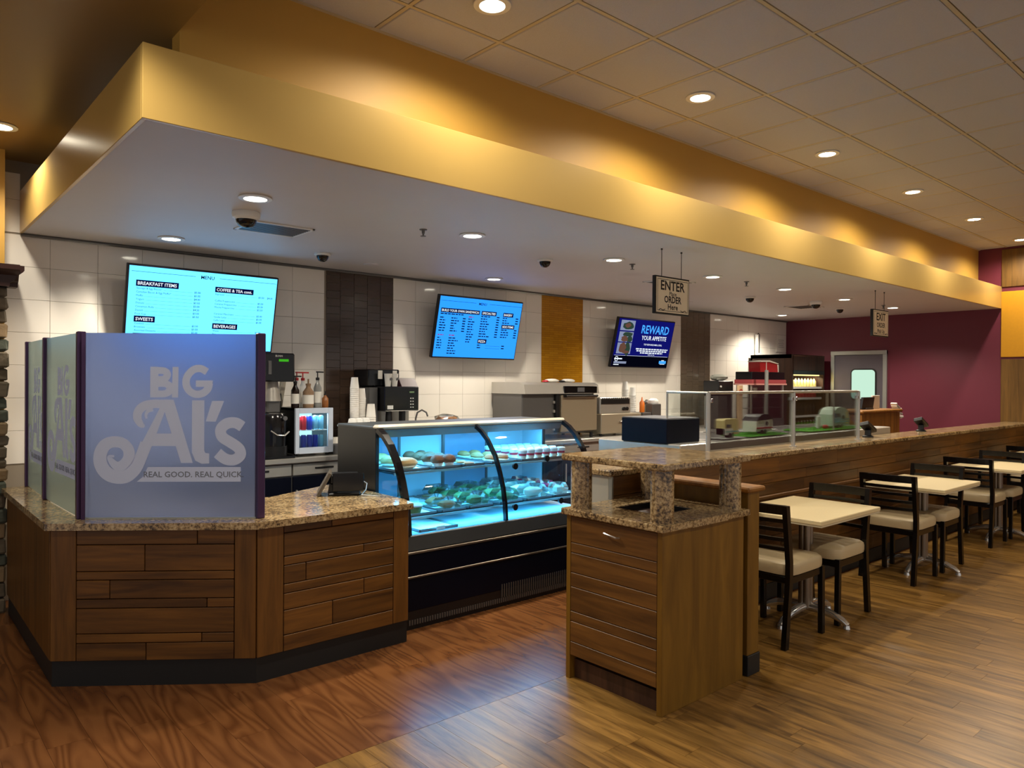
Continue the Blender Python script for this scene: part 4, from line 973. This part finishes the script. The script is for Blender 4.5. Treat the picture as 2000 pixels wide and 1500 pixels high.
# sockets
for x in (5.47, 5.63):
    t = thing('power_socket', 'beige wall socket on the tiles beside the speed oven' if x > 5.5 else 'beige wall socket on the tiles farther from the speed oven', 'socket', (x, YB, 1.27))
    G().box(x-.035, x+.035, YB-.006, YB, 1.21, 1.33, .003).obj('plate', MT['cream_trim'], t)
    for zz in (1.245, 1.295): G().box(x-.016, x+.016, YB-.008, YB-.005, zz-.012, zz+.012, .002).obj('outlet', MT['grey_plastic'], t)

# ovens
ov = thing('speed_oven', 'large steel speed oven with black control panel on the work counter', 'oven', (6.0, 6.08, BZ))
G().tube([(5.63, 6.405, 1.25), (5.66, 6.37, 1.24), (5.70, 6.365, 1.20), (5.72, 6.365, 1.05), (5.72, 6.365, 1.0)], .006, 6).obj('power_cord', MT['black_rubber'], ov, True)
for x in (5.33, 6.35):
    for y in (5.84, 6.3): G().cyl((x, y, BZ), (x, y, 1.03), .02, None, 10).obj('foot', MT['black_plastic'], ov)
G().box(5.28, 6.42, 5.86, 6.36, 1.03, 1.50, .01).obj('body', MT['dark_steel'], ov)
G().prism([(5.80, 1.48), (5.82, 1.58), (5.88, 1.605), (6.36, 1.605), (6.36, 1.48)], 'x', 5.27, 6.44).obj('hood', MT['steel'], ov)
G().box(5.86, 6.40, 5.796, 5.83, 1.485, 1.565, .003).obj('control_panel', MT['black_gloss'], ov)
G().box(6.07, 6.18, 5.79, 5.80, 1.50, 1.55).obj('keypad', MT['grey_plastic'], ov)
dd = G().box(5.83, 6.42, 5.81, 5.86, 1.05, 1.465, .008).obj('door', pm('bronze_steel', (160, 146, 122), .34, .4), ov)
G().tube([(5.86, 5.77, 1.455), (6.38, 5.77, 1.455)], .012, 8).box(5.86, 5.88, 5.77, 5.82, 1.44, 1.465).box(6.36, 6.38, 5.77, 5.82, 1.44, 1.465).obj('handle', MT['black_plastic'], dd)
G().box(5.76, 5.815, 5.82, 5.862, 1.05, 1.47, .004).obj('door_hinge', MT['black_plastic'], ov)
for k in range(4): G().box(5.735, 5.76, 5.84, 5.862, 1.07+.1*k, 1.10+.1*k).obj('hinge_block', MT['steel'], ov)
for x, lab in ((5.86, 'pair of oven gloves folded on the speed oven toward the espresso side'), (6.12, 'pale folded cloth on the speed oven toward the toaster side')):
    t = thing('folded_cloth', lab, 'cloth', (x, 6.0, 1.605))
    G().ell((x, 6.0, 1.625), (.10, .07, .022), 12, 6, .08).obj('fabric', MT['paper'], t, True)
    G().ell((x-.10, 6.0, 1.618), (.035, .045, .014), 10, 5, .08).obj('cuff', MT['red_paint' if x < 6 else 'black_plastic'], t, True)
to = thing('conveyor_toaster', 'steel toaster oven with dark open slot beside the speed oven', 'toaster', (6.85, 6.05, BZ))
for x in (6.52, 7.18):
    for y in (5.84, 6.2): G().cyl((x, y, BZ), (x, y, 1.0), .018, None, 10).obj('foot', MT['black_plastic'], to)
G().box(6.48, 7.22, 5.80, 6.25, 1.0, 1.235, .008).obj('drawer_body', pm('bronze_steel2', (170, 158, 136), .32, .4), to)
G().box(6.50, 7.06, 5.84, 6.25, 1.235, 1.43, .008).obj('upper_body', MT['steel'], to)
G().box(6.52, 7.03, 5.832, 5.842, 1.35, 1.41).obj('slot', MT['black_plastic'], to)
g = G()
for k in range(13): g.box(6.53+.038*k, 6.545+.038*k, 5.826, 5.834, 1.405, 1.425)
g.obj('grille', MT['dark_steel'], to)
for x in (6.92, 6.98): G().cyl((x, 5.82, 1.29), (x, 5.842, 1.29), .022, None, 14).obj('knob', MT['black_plastic'], to, True)
G().tube([(6.8, 5.78, 1.14), (7.0, 5.78, 1.14)], .008, 8).box(6.8, 6.81, 5.78, 5.805, 1.133, 1.147).box(6.99, 7.0, 5.78, 5.805, 1.133, 1.147).obj('handle', MT['chrome'], to)
# cups and bottles right of the toaster
cup_stack(7.36, 6.18, BZ, 24, .042, .0235, .11, 'white foam cup in the tall stack beside the toaster oven', 'foam_cup', 'tall foam cup stack', 'white_plastic')
cup_stack(7.46, 6.14, BZ, 20, .044, .0245, .11, 'white foam cup in the lower stack beside the toaster oven', 'foam_cup', 'lower foam cup stack', 'white_plastic')
sb = thing('sauce_bottle', 'orange squeeze sauce bottle beside the toaster oven', 'bottle', (7.33, 5.86, BZ))
G().box(7.26, 7.42, 5.80, 6.0, BZ, 1.235, .006).obj('rack', MT['dark_steel'], sb)
G().lathe([(.03, 0), (.032, .01), (.032, .12), (.012, .15), (.006, .19)], (7.33, 5.88, 1.236), 14).obj('bottle', pm('orange_sauce', (226, 120, 30), .35), sb, True)
for x, y, h_, m, lab in ((7.55, 5.98, .42, 'steel', 'steel canister on the counter right of the foam cups'), (7.68, 5.95, .36, 'black_plastic', 'black canister with a lid next to the steel canister')):
    t = thing('canister', lab, 'canister', (x, y, BZ))
    G().lathe([(.055, 0), (.058, .01), (.058, h_*.85)], (x, y, BZ), 18).obj('body', MT[m], t, True)
    G().lathe([(.06, h_*.85), (.06, h_*.92), (.02, h_*.97), (.015, h_)], (x, y, BZ), 18).obj('lid', MT['dark_steel'], t, True)
ub = thing('utensil_basket', 'wire basket of white napkins behind the sauce bottle', 'basket', (7.50, 5.86, BZ))
G().box(7.44, 7.62, 5.80, 5.92, BZ, 1.34, .008).obj('basket', MT['dark_steel'], ub)
G().ell((7.53, 5.86, 1.36), (.09, .06, .05), 12, 6, .12).obj('napkins', MT['white_plastic'], ub, True)

# pizza warmer and things on the far counter
pw_ = thing('pizza_warmer', 'glass sided pizza warmer with a black header and red trim', 'warmer', (9.7, 5.62, BZ))
G().box(9.26, 10.16, 5.50, 5.76, BZ, 1.10, .008).obj('base', MT['dark_steel'], pw_)
G().box(9.26, 10.16, 5.50, 5.76, 1.66, 1.77, .006).obj('header', MT['black_gloss'], pw_)
G().box(9.25, 10.18, 5.485, 5.77, 1.605, 1.66, .006).obj('red_trim', pm('rose_trim', (168, 70, 74), .4), pw_)
G().box(9.24, 10.19, 5.48, 5.775, 1.585, 1.605).obj('trim_lip', pm('pink_trim', (214, 150, 140), .4), pw_)
for x in (9.27, 10.12):
    for y in (5.51, 5.73): G().box(x, x+.03, y, y+.02, 1.10, 1.585).obj('corner_post', MT['aluminium'], pw_)
G().box(9.30, 10.12, 5.505, 5.511, 1.10, 1.585).obj('front_pane', MT['clear_glass'], pw_)
for zz in (1.25, 1.40): G().box(9.28, 10.14, 5.54, 5.74, zz, zz+.008).obj('rack', MT['steel'], pw_)
tag(G().box(9.36, 9.46, 5.53, 5.555, 1.408, 1.57, .003).obj('price_board', MT['cream_trim']), 'cream card standing inside the pizza warmer', 'card')
rb = thing('pizza_carton', 'open red and white carton lying on the pizza warmer', 'carton', (9.76, 5.62, 1.77))
G().prism([(9.52, 1.771), (10.00, 1.771), (9.98, 1.885), (9.74, 1.915), (9.50, 1.91)], 'y', 5.52, 5.70).obj('carton', MT['red_paint'], rb)
G().prism([(9.50, 1.911), (9.74, 1.916), (9.98, 1.886), (9.98, 1.898), (9.74, 1.938), (9.50, 1.925)], 'y', 5.50, 5.71).obj('flap', MT['paper'], rb)
G().box(9.665, 9.68, 5.514, 5.521, 1.775, 1.91).obj('edge_strip', MT['paper'], rb)
tag(G().box(10.01, 10.10, 5.56, 5.68, 1.771, 1.88, .004).obj('paper_carton', MT['paper']), 'white carton beside the red carton on the pizza warmer', 'carton')
tag(G().cyl((9.30, 5.30, .0), (9.30, 5.30, 1.79), .026, None, 16).obj('steel_pole', MT['aluminium'], None, True), 'upright pale metal pole standing before the pizza warmer', 'pole')
nb = thing('notice_panel', 'narrow tan notice panel with a red ring left of the pizza warmer', 'notice', (9.14, 5.60, BZ))
G().box(9.09, 9.20, 5.60, 5.63, BZ, 1.58, .003).obj('panel', pm('notice', (214, 180, 140), .6), nb)
G(Matrix.Translation((9.145, 5.598, 1.48)) @ Matrix.Rotation(math.pi/2, 4, 'X')).lathe([(.034, 0), (.046, 0), (.046, .004), (.034, .004)], (0, 0, 0), 20, False, False).obj('red_ring', MT['red_paint'], nb)
mw = thing('microwave', 'black microwave oven under the taupe tile band', 'microwave', (9.02, 5.87, BZ))
G().box(8.83, 9.20, 5.75, 6.0, 1.44, 1.64, .01).obj('shell', MT['black_plastic'], mw)
G().box(8.85, 9.18, 5.77, 6.0, BZ, 1.44, .008).obj('lower_unit', MT['dark_steel'], mw)
G().cyl((8.88, 5.74, 1.56), (8.88, 5.752, 1.56), .014, None, 12).obj('badge', MT['white_plastic'], mw)
tag(G().box(9.32, 9.68, 6.06, 6.30, BZ, 1.64, .006).obj('steel_cabinet', MT['dark_steel']), 'dark steel box under the crumpled plastic bag', 'box')
tag(G().ell((9.50, 6.18, 1.69), (.15, .10, .05), 14, 7, .16).obj('plastic_bag', MT['wrap'], None, True), 'crumpled clear plastic bag behind the microwave oven', 'bag')
tag(G().cyl((10.885, 6.39, 1.4), (10.885, 6.39, 2.40), .026, None, 14).obj('conduit_pipe', MT['white_plastic'], None, True), 'white vertical conduit on the tiles beside the drinks cooler', 'pipe')
tag(G().tube([(10.885, 6.37, 2.40), (10.90, 6.36, 2.42), (10.93, 6.36, 2.40), (10.935, 6.37, 2.1)], .007, 6).obj('pipe_cable', MT['black_rubber'], None, True), 'black cable looping out of the white conduit', 'cable')
ps = tag(G().box(11.55, 11.87, 6.405, 6.413, 2.14, 2.42).obj('paper_notice', MT['paper']), 'white paper notice on the tiles above the drinks cooler', 'notice')
g = G(frame((11.55, 6.4045, 2.14), (1, 0, 0), (0, 0, 1)))
for k in range(5): rect(g, .06+.02*(k % 2), .25-.02*(k % 2), .2-.03*k, .205-.03*k)
g.obj('printed_lines', MT['grey_plastic'], ps)

# drinks cooler
ck = thing('drinks_cooler', 'tall dark wood grain drinks cooler with lit shelves of bottles', 'cooler', (11.2, 6.0, 0))
kx0, kx1, ky0, ky1, kz = 10.70, 11.75, 5.67, 6.38, 2.06
G().box(kx0, kx0+.04, ky0, ky1, .05, kz).box(kx1-.04, kx1, ky0, ky1, .05, kz).box(kx0, kx1, ky1-.03, ky1, .05, kz).box(kx0, kx1, ky0, ky1, .05, .35).box(kx0, kx1, ky0+.01, ky1, kz-.06, kz).obj('body', MT['dark_wood'], ck)
G().box(kx0+.03, kx1-.03, ky0-.008, ky0+.02, kz-.25, kz-.02, .003).obj('header_board', MT['dark_wood'], ck)
G().box(kx0+.02, kx1-.02, ky0-.012, ky0, kz-.31, kz-.25).obj('black_band', MT['black_plastic'], ck)
G().box(kx0, kx1, ky0+.02, ky1, 0, .05).obj('plinth', MT['black_plastic'], ck)
G().box(kx0+.045, kx1-.045, ky1-.05, ky1-.032, .36, kz-.08).obj('rear_liner', MT['black_plastic'], ck)
G().box(kx0+.05, kx1-.05, ky0+.06, ky0+.09, kz-.33, kz-.31).obj('lamp_tube', MT['cooler_light'], ck)
SH = [.50, .80, 1.10, 1.38, 1.55]
for zz in SH:
    G().box(kx0+.045, kx1-.045, ky0+.03, ky1-.06, zz-.015, zz).obj('shelf', MT['steel'], ck)
    G().box(kx0+.045, kx1-.045, ky0+.02, ky0+.03, zz-.025, zz+.008).obj('price_rail', MT['white_plastic'], ck)
CL = bpy.data.lights.new('cooler_lamp', 'AREA'); CL.shape = 'RECTANGLE'; CL.size = .9; CL.size_y = .04; CL.energy = 5; CL.color = (1, .88, .6)
o = link(CL, 'cooler_lamp', ck); o.location = (0, ky0+.09-6.0, kz-.335); o.rotation_euler = (math.radians(20), 0, 0)
kinds = [('bottle_dark', 'dark'), ('can_red', 'red'), ('grass', 'green'), ('amber', 'amber'), ('camper_yellow', 'yellow juice')]
where = ['bottom', 'second', 'middle', 'fourth', 'top']
for j, zz in enumerate(SH):
    m, w = [kinds[0], kinds[2], kinds[0], kinds[1], kinds[4]][j]; hh = [.22, .22, .2, .12, .15][j]
    for k in range(9):
        x = kx0+.10+.10*k
        t = thing('drink_bottle', '%s bottle on the %s shelf of the drinks cooler' % (w, where[j]), 'bottle', (x, ky0+.10, zz), 0, 'bottles on the %s cooler shelf' % where[j])
        G().lathe([(.03, 0), (.033, .006), (.033, hh*.6), (.014, hh*.8), (.013, hh*.9)], (x, ky0+.10, zz), 10).obj('bottle', MT[m], t, True)
        G().lathe([(.015, hh*.9), (.015, hh)], (x, ky0+.10, zz), 10).obj('cap', MT['black_plastic' if j != 1 else 'white_plastic'], t, True)

tag(G().box(11.78, 11.855, 5.64, 5.66, 0, 1.50, .004).obj('pale_board', MT['cream_trim']), 'tall pale board standing between the drinks cooler and the door', 'board')
# pick-up podium
pd = thing('pickup_podium', 'honey wood pick up podium with a moulded top before the maroon wall', 'podium', (9.65, 4.1, 0))
G().box(9.10, 10.24, 3.92, 4.29, 0, 1.245, .004).obj('cabinet', MT['podium_wood'], pd)
G().box(9.07, 10.27, 3.89, 4.32, 1.245, 1.285, .012).obj('top', MT['podium_wood'], pd)
G().box(9.095, 10.245, 3.915, 4.29, 0, .1, .003).obj('base', MT['black_rubber'], pd)
ml = thing('order_monitor', 'dark tilted order screen on the honey wood podium', 'monitor', (9.6, 4.1, 1.285))
G().prism([(9.42, 1.30), (9.75, 1.30), (9.80, 1.44), (9.47, 1.44)], 'y', 4.06, 4.09).obj('screen', MT['dark_bezel'], ml)
G().box(9.5, 9.7, 4.03, 4.15, 1.285, 1.305, .004).obj('foot', MT['black_plastic'], ml)
tag(G().box(9.88, 10.10, 4.12, 4.14, 1.285, 1.46, .002).obj('paper_sheet', MT['paper']), 'cream paper sheet standing on the podium beside the dark screen', 'paper')
bd = thing('paper_bundle', 'white bundle of receipt paper spilling over the podium corner', 'paper', (10.25, 4.0, 1.285))
for k in range(6): G(Matrix.Translation((10.20+.03*k, 3.97, 1.32-.012*k*k*.5)) @ Matrix.Rotation(R.uniform(-1, 1), 4, 'Y')).box(-.05, .05, -.04, .04, -.012, .012, .004).obj('sheet', MT['paper'], bd)

# ------------------------------------------------------------------ screens on the wall
def tv(x0, x1, z0, z1, name, label, scr):
    yb, yt = 6.30, 6.15
    t = thing(name, label, 'screen', ((x0+x1)/2, 6.25, z0))
    V = Vector((0, yt-yb, z1-z0)); H = V.length; Wd = x1-x0; M = frame((x0, yb, z0), (1, 0, 0), V)
    bz = G(M).box(0, Wd, 0, H, -.045, 0, .006).obj('bezel', MT['dark_bezel'], t)
    G(M).box(.014, Wd-.014, .016, H-.014, .0002, .0014).obj('panel', MT[scr], t)
    G().box((x0+x1)/2-.16, (x0+x1)/2+.16, 6.385, 6.412, z0+.12, z1-.12, .004).bar(((x0+x1)/2, 6.40, (z0+z1)/2), ((x0+x1)/2, 6.25, (z0+z1)/2), .06, .06).obj('wall_bracket', MT['black_plastic'], t)
    return t, M @ Matrix.Translation((0, 0, .0022)), Wd, H
def P_(M, Wd, H, dz=0.):
    g = G(M @ Matrix.Translation((0, 0, dz)))
    return g, (lambda u_, v_: (u_*Wd, H*(1-v_)))
def menu_rows(ink, T, Wd, H, u0, u1, v0, items, dv, sz, price=True):
    for k, (nm, pr) in enumerate(items):
        v_ = v0+dv*k; x, y = T(u0, v_)
        if nm is None: continue
        w = text(ink, nm, x, y, sz, 0.)
        xe = T(u1, v_)[0]
        for q_, p_ in enumerate(reversed(pr)): text(ink, p_, xe-.075*q_, y-.002, sz*1.05, .012, 'RIGHT')
        xs = x+w+.01; xq = xe-.06-.075*(len(pr)-1)
        if pr and xq > xs: rect(ink, xs, xq, y+.001, y+.0022)
def header(bx, wt, T, u0, v_, s, sz):
    x, y = T(u0, v_); hb = G(bx.mat); ht = G(wt.mat); w = text(ht, s, x+.012, y, sz, .018); rect(hb, x, x+w+.026, y-sz*.32, y+sz*1.02)
    o = hb.obj('heading_box', MT['screen_navy'], bx.tv); ht.obj('heading_print', MT['screen_white'], o)
t1, M, Wd, H = tv(1.488, 2.688, 1.85, 2.50, 'menu_screen', 'lit cyan menu screen with breakfast items above the frosted glass screen', 'menu_screen')
ink, T = P_(M, Wd, H); bx_, _ = P_(M, Wd, H, .0003); wt, _ = P_(M, Wd, H, .0007); bx_.tv = t1
text(ink, 'MENU', Wd/2, T(0, .105)[1], .040, .012, 'CENTER'); y = T(0, .085)[1]; rect(ink, .03, Wd*.42, y, y+.003); rect(ink, Wd*.58, Wd-.02, y, y+.003)
header(bx_, wt, T, .055, .235, 'BREAKFAST ITEMS', .036)
menu_rows(ink, T, Wd, H, .06, .46, .285, [('Sausage & Egg Biscuit*', ['$5.00']), ('Canadian Bacon & Egg Muffin*', ['$5.00']), ('Muffin', ['$4.00']), ('Yogurt', ['$3.50']), ('Donuts', ['$3.00']), ('Cinnamon Rolls', ['$4.50']), ('Danish', ['$3.50']), ('Fruit Cup', ['$5.50'])], .043, .021)
header(bx_, wt, T, .055, .655, 'SWEETS', .036)
menu_rows(ink, T, Wd, H, .06, .46, .70, [('Cookies', ['$2.50']), ('Brownies', ['$3.00']), ('Assorted Desserts', ['$5.00'])], .041, .021)
header(bx_, wt, T, .055, .86, 'COFFEE & TEA', .036)
menu_rows(ink, T, Wd, H, .06, .54, .91, [('Coffee', ['$2.50', '$3.00']), ('Chai Tea', ['$4.00', '$4.50'])], .042, .021)
header(bx_, wt, T, .555, .235, 'COFFEE & TEA cont.', .034)
menu_rows(ink, T, Wd, H, .56, .965, .285, [('Espresso', ['$3.50', '$4.00'])], .04, .021)
menu_rows(ink, T, Wd, H, .56, .90, .365, [('Coffee Frappuccino', ['$5.50']), ('Caramel Frappuccino', ['$5.50']), ('Mocha Frappuccino', ['$5.50']), (None, []), ('Caramel Macchiato', ['$5.00']), ('Vanilla Latte', ['$5.00']), ('Caffe Latte', ['$5.00'])], .041, .021)
header(bx_, wt, T, .555, .695, 'BEVERAGES', .036)
menu_rows(ink, T, Wd, H, .56, .90, .745, [('Water', ['$3.00']), ('Pop', ['$3.50']), ('Milk', ['$3.00']), ('Lemonade*', ['$4.00']), ('Juice', ['$4.00']), ('Iced Tea', ['$3.50'])], .041, .021)
ink.obj('menu_print', MT['screen_ink'], t1, kind='stuff')

t2, M, Wd, H = tv(4.40, 5.555, 1.855, 2.503, 'menu_screen', 'lit blue menu screen with sandwich and pizza columns between the brown and mustard bands', 'menu_screen_blue')
ink, T = P_(M, Wd, H); bx_, _ = P_(M, Wd, H, .0003); wt, _ = P_(M, Wd, H, .0007); rd, _ = P_(M, Wd, H); bx_.tv = t2
text(ink, 'MENU', Wd/2, T(0, .115)[1], .040, .012, 'CENTER'); y = T(0, .09)[1]; rect(ink, .03, Wd*.42, y, y+.003); rect(ink, Wd*.58, Wd-.02, y, y+.003)
header(bx_, wt, T, .035, .255, 'BUILD YOUR OWN SANDWICH', .034); header(bx_, wt, T, .50, .255, 'SPECIALTIES', .034); header(bx_, wt, T, .765, .255, 'BAKERY', .034)
header(bx_, wt, T, .765, .455, 'SIDE ITEMS', .034); header(bx_, wt, T, .50, .72, 'PIZZA', .036)
def words(u0, u1, v0, n, dv=.041, price=None, g=None):
    """print too small to read in the photograph: word-long dashes"""
    for k in range(n):
        x, y = T(u0, v0+dv*k); xe = x+(u1-u0)*Wd*R.uniform(.45, 1.0)
        while x < xe:
            w = R.uniform(.02, .05); rect(g or ink, x, min(x+w, xe), y, y+.011); x += w+.008
        if price:
            xp = T(price, 0)[0]; rect(ink, xp, xp+.04, y, y+.012)
words(.035, .46, .30, 1)
words(.035, .12, .36, 6); words(.16, .25, .36, 6, price=.29); words(.355, .44, .36, 10)
words(.035, .10, .635, 1, g=rd); words(.16, .26, .635, 1, g=rd); words(.355, .44, .325, 1, g=rd)
words(.035, .10, .68, 5); words(.16, .27, .68, 7)
words(.50, .63, .30, 9, price=.69); words(.765, .88, .30, 3, price=.93); words(.765, .88, .50, 4, price=.93); words(.50, .57, .775, 2, price=.80)
rect(ink, T(.60, 0)[0], T(.78, 0)[0], T(0, .775)[1], T(0, .775)[1]+.002); rect(ink, T(.60, 0)[0], T(.78, 0)[0], T(0, .816)[1], T(0, .816)[1]+.002)
ink.obj('menu_print', MT['screen_ink'], t2, kind='stuff'); rd.obj('red_print', MT['screen_red'], t2, kind='stuff')

t3, M, Wd, H = tv(7.20, 8.385, 1.805, 2.446, 'advert_screen', 'dark blue advert screen with food photographs behind the enter sign', 'ad_screen')
wt, T = P_(M, Wd, H, .0006); cy, _ = P_(M, Wd, H, .0006); dk, _ = P_(M, Wd, H, .0003); ph, _ = P_(M, Wd, H, .0004); pg, _ = P_(M, Wd, H, .0008); pb, _ = P_(M, Wd, H, .0010)
R0 = lambda g, a, b_, c, d: rect(g, a*Wd, b_*Wd, H*(1-d), H*(1-c))
R0(dk, .0118, .988, .76, .975)
text(cy, 'REWARD', Wd*.66, T(0, .285)[1], .155, .02, 'CENTER', 0, .92); text(wt, 'YOUR APPETITE', Wd*.66, T(0, .42)[1], .082, .012, 'CENTER', 0, .9)
text(wt, 'TOP REWARDS MEAL DEAL', Wd*.66, T(0, .53)[1], .032, .01, 'CENTER')
def dashes(g, uc, v_, w, h=.016):
    x = uc*Wd-w/2; xe = uc*Wd+w/2; y = H*(1-v_)
    while x < xe:
        d = R.uniform(.03, .07); rect(g, x, min(x+d, xe), y, y+h); x += d+.012
for v_, w in ((.62, .68), (.66, .64), (.70, .48)): dashes(wt, .66, v_, w)
dashes(wt, .66, .73, .14, .006); R0(wt, .03, .97, .752, .757)
R0(ph, .05, .285, .05, .255); R0(ph, .05, .285, .28, .48); R0(ph, .05, .285, .50, .72)
for (uc, vc, a, b_, g) in ((.18, .16, .10, .05, pg), (.17, .15, .05, .03, pb), (.19, .33, .09, .03, pg), (.15, .42, .06, .04, pb), (.23, .42, .05, .04, pg), (.14, .60, .06, .07, pb), (.22, .62, .05, .09, pg), (.20, .68, .07, .02, pb)):
    n = 12; g.add([(uc*Wd+a*Wd*math.cos(6.283*i/n)*R.uniform(.8, 1.1), H*(1-vc)+b_*1.6*H*math.sin(6.283*i/n)*R.uniform(.8, 1.1), 0) for i in range(n)], [tuple(range(n))])
R0(wt, .04, .17, .81, .835); stroke(wt, [(.075*Wd+.03*math.cos(i*.7854), H*.175+.03*math.sin(i*.7854)) for i in range(9)], .008)
R0(ph, .04, .25, .875, .92); R0(wt, .04, .13, .935, .95); R0(cy, .83, .96, .84, .90); R0(wt, .87, .92, .825, .84); R0(wt, .85, .94, .905, .915)
dk.obj('footer_band', MT['ad_screen_dark'], t3); ph.obj('photo_ground', MT['photo_grey'], t3); pg.obj('photo_greens', MT['photo_green'], t3); pb.obj('photo_browns', MT['photo_brown'], t3)
wt.obj('advert_print', MT['screen_white'], t3, kind='stuff'); cy.obj('advert_title', MT['screen_cyan'], t3)

# ------------------------------------------------------------------ hanging signs
def sign(x0, x1, z0, z1, y, name, label, lines):
    t = thing(name, label, 'sign', ((x0+x1)/2, y, z0))
    G().box(x0, x1, y, y+.03, z0, z1, .002).obj('board', MT['sign_black'], t)
    G().box(x0+.012, x1-.012, y-.003, y, z0+.012, z1-.012).obj('face', MT['sign_cream'], t)
    w, h = x1-x0, z1-z0; g = G(frame((x0, y-.0036, z0), (1, 0, 0), (0, 0, 1)))
    for a, b_, c, d in ((.024, w-.024, .024, .028), (.024, w-.024, h-.028, h-.024), (.024, .028, .024, h-.024), (w-.028, w-.024, .024, h-.024)): rect(g, a, b_, c, d)
    for s, v_, sz, bo, wd in lines: text(g, s, w/2, h*(1-v_), sz, bo, 'CENTER', 0, wd)
    for sgn in (-1, 1): stroke(g, [(w/2+sgn*.10, h*.13), (w/2+sgn*.13, h*.10), (w/2+sgn*.16, h*.13), (w/2+sgn*.18, h*.09)], .006)
    g.obj('lettering', MT['sign_black'], t)
    for x in (x0+(x1-x0)*.22, x0+(x1-x0)*.80): G().cyl((x, y+.015, z1), (x, y+.015, CZ), .003, None, 6).cyl((x, y+.015, CZ-.012), (x, y+.015, CZ), .008, None, 8).obj('hanging_rod', MT['black_plastic'], t)
def serif(g, s): pass
sign(4.622, 5.068, 2.157, 2.456, 3.585, 'enter_sign', 'cream hanging sign reading Enter Place Order Here in black letters', [('ENTER', .36, .105, .022, 1.0), ('Place', .50, .046, .012, 1.0), ('ORDER', .69, .075, .024, .9), ('Here', .87, .062, .02, 1.05)])
sign(8.515, 8.935, 2.155, 2.46, 3.555, 'exit_sign', 'cream hanging sign reading Exit Order Pick Up in black letters', [('EXIT', .40, .12, .022, 1.0), ('ORDER', .66, .075, .02, .9), ('Pick Up', .87, .062, .02, 1.0)])

# ------------------------------------------------------------------ canopy fittings
cams = [((1.80, 4.62), 'dome camera with a white housing next to the canopy air vent', 1.15), ((2.86, 5.68), 'dark dome camera close to the tiled wall above the first menu screen', .9), ((4.42, 4.62), 'dark dome camera under the middle of the canopy before the second menu screen', .9),
        ((8.19, 4.9), 'dark dome camera between the enter sign and the far cameras', .9), ((9.20, 4.56), 'dome camera in a white housing nearer the exit sign', 1.0), ((10.31, 4.76), 'small dome camera in a white housing closest to the maroon wall', .85)]
for (x, y), lab, s in cams:
    t = thing('dome_camera', lab, 'camera', (x, y, CZ))
    G().lathe([(.072*s, 0), (.076*s, -.012), (.072*s, -.035 if s > .95 else -.016), (.058*s, -.048 if s > .95 else -.02)], (x, y, CZ), 24).obj('housing', MT['white_plastic'], t, True)
    zz = -.046 if s > .95 else -.018
    G().lathe([(.056*s, zz), (.052*s, zz-.02), (.038*s, zz-.04), (.018*s, zz-.05), (.001, zz-.052)], (x, y, CZ), 24).obj('dome', MT['black_gloss'], t, True)
for (x, y), lab in (((2.14, 4.98), 'slatted white air vent beside the white dome camera'), ((6.36, 4.75), 'slatted air vent behind the enter sign'), ((9.75, 5.0), 'slatted air vent near the maroon wall')):
    t = thing('air_vent', lab, 'vent', (x, y, CZ))
    G().box(x-.21, x+.21, y-.17, y+.17, CZ-.004, CZ).obj('backing', MT['grey_plastic'], t)
    G().box(x-.22, x+.22, y-.18, y-.16, CZ-.01, CZ, .002).box(x-.22, x+.22, y+.16, y+.18, CZ-.01, CZ, .002).box(x-.22, x-.20, y-.18, y+.18, CZ-.01, CZ, .002).box(x+.20, x+.22, y-.18, y+.18, CZ-.01, CZ, .002).obj('frame', MT['white_plastic'], t)
    for k in range(9): G().box(x-.2, x+.2, y-.145+.034*k, y-.128+.034*k, CZ-.009, CZ-.003).obj('slat', MT['grey_plastic'], t)
for (x, y), lab in (((2.92, 4.285), 'small sprinkler head before the first canopy camera row near the coffee machine'), ((5.16, 4.26), 'small sprinkler head beside the enter sign rods'), ((6.92, 4.18), 'small sprinkler head between the enter sign and the dark dome camera'), ((10.31, 4.17), 'small sprinkler head above the exit sign')):
    t = thing('sprinkler_head', lab, 'sprinkler', (x, y, CZ))
    G().lathe([(.028, 0), (.026, -.006), (.012, -.008), (.010, -.03)], (x, y, CZ), 14).obj('escutcheon', MT['dark_steel'], t, True)
    G().lathe([(.006, -.03), (.006, -.045), (.02, -.046), (.02, -.049)], (x, y, CZ), 12).obj('deflector', MT['dark_steel'], t, True)
for (x, y), lab in (((3.45, 5.9), 'flat round speaker cover over the brown tile band'), ((8.1, 5.75), 'flat round smoke detector over the taupe tile band')):
    tag(G().lathe([(.07, 0), (.068, -.01), (.04, -.016), (.001, -.017)], (x, y, CZ), 20).obj('ceiling_disc', MT['canopy_paint'], None, True), lab, 'ceiling disc')
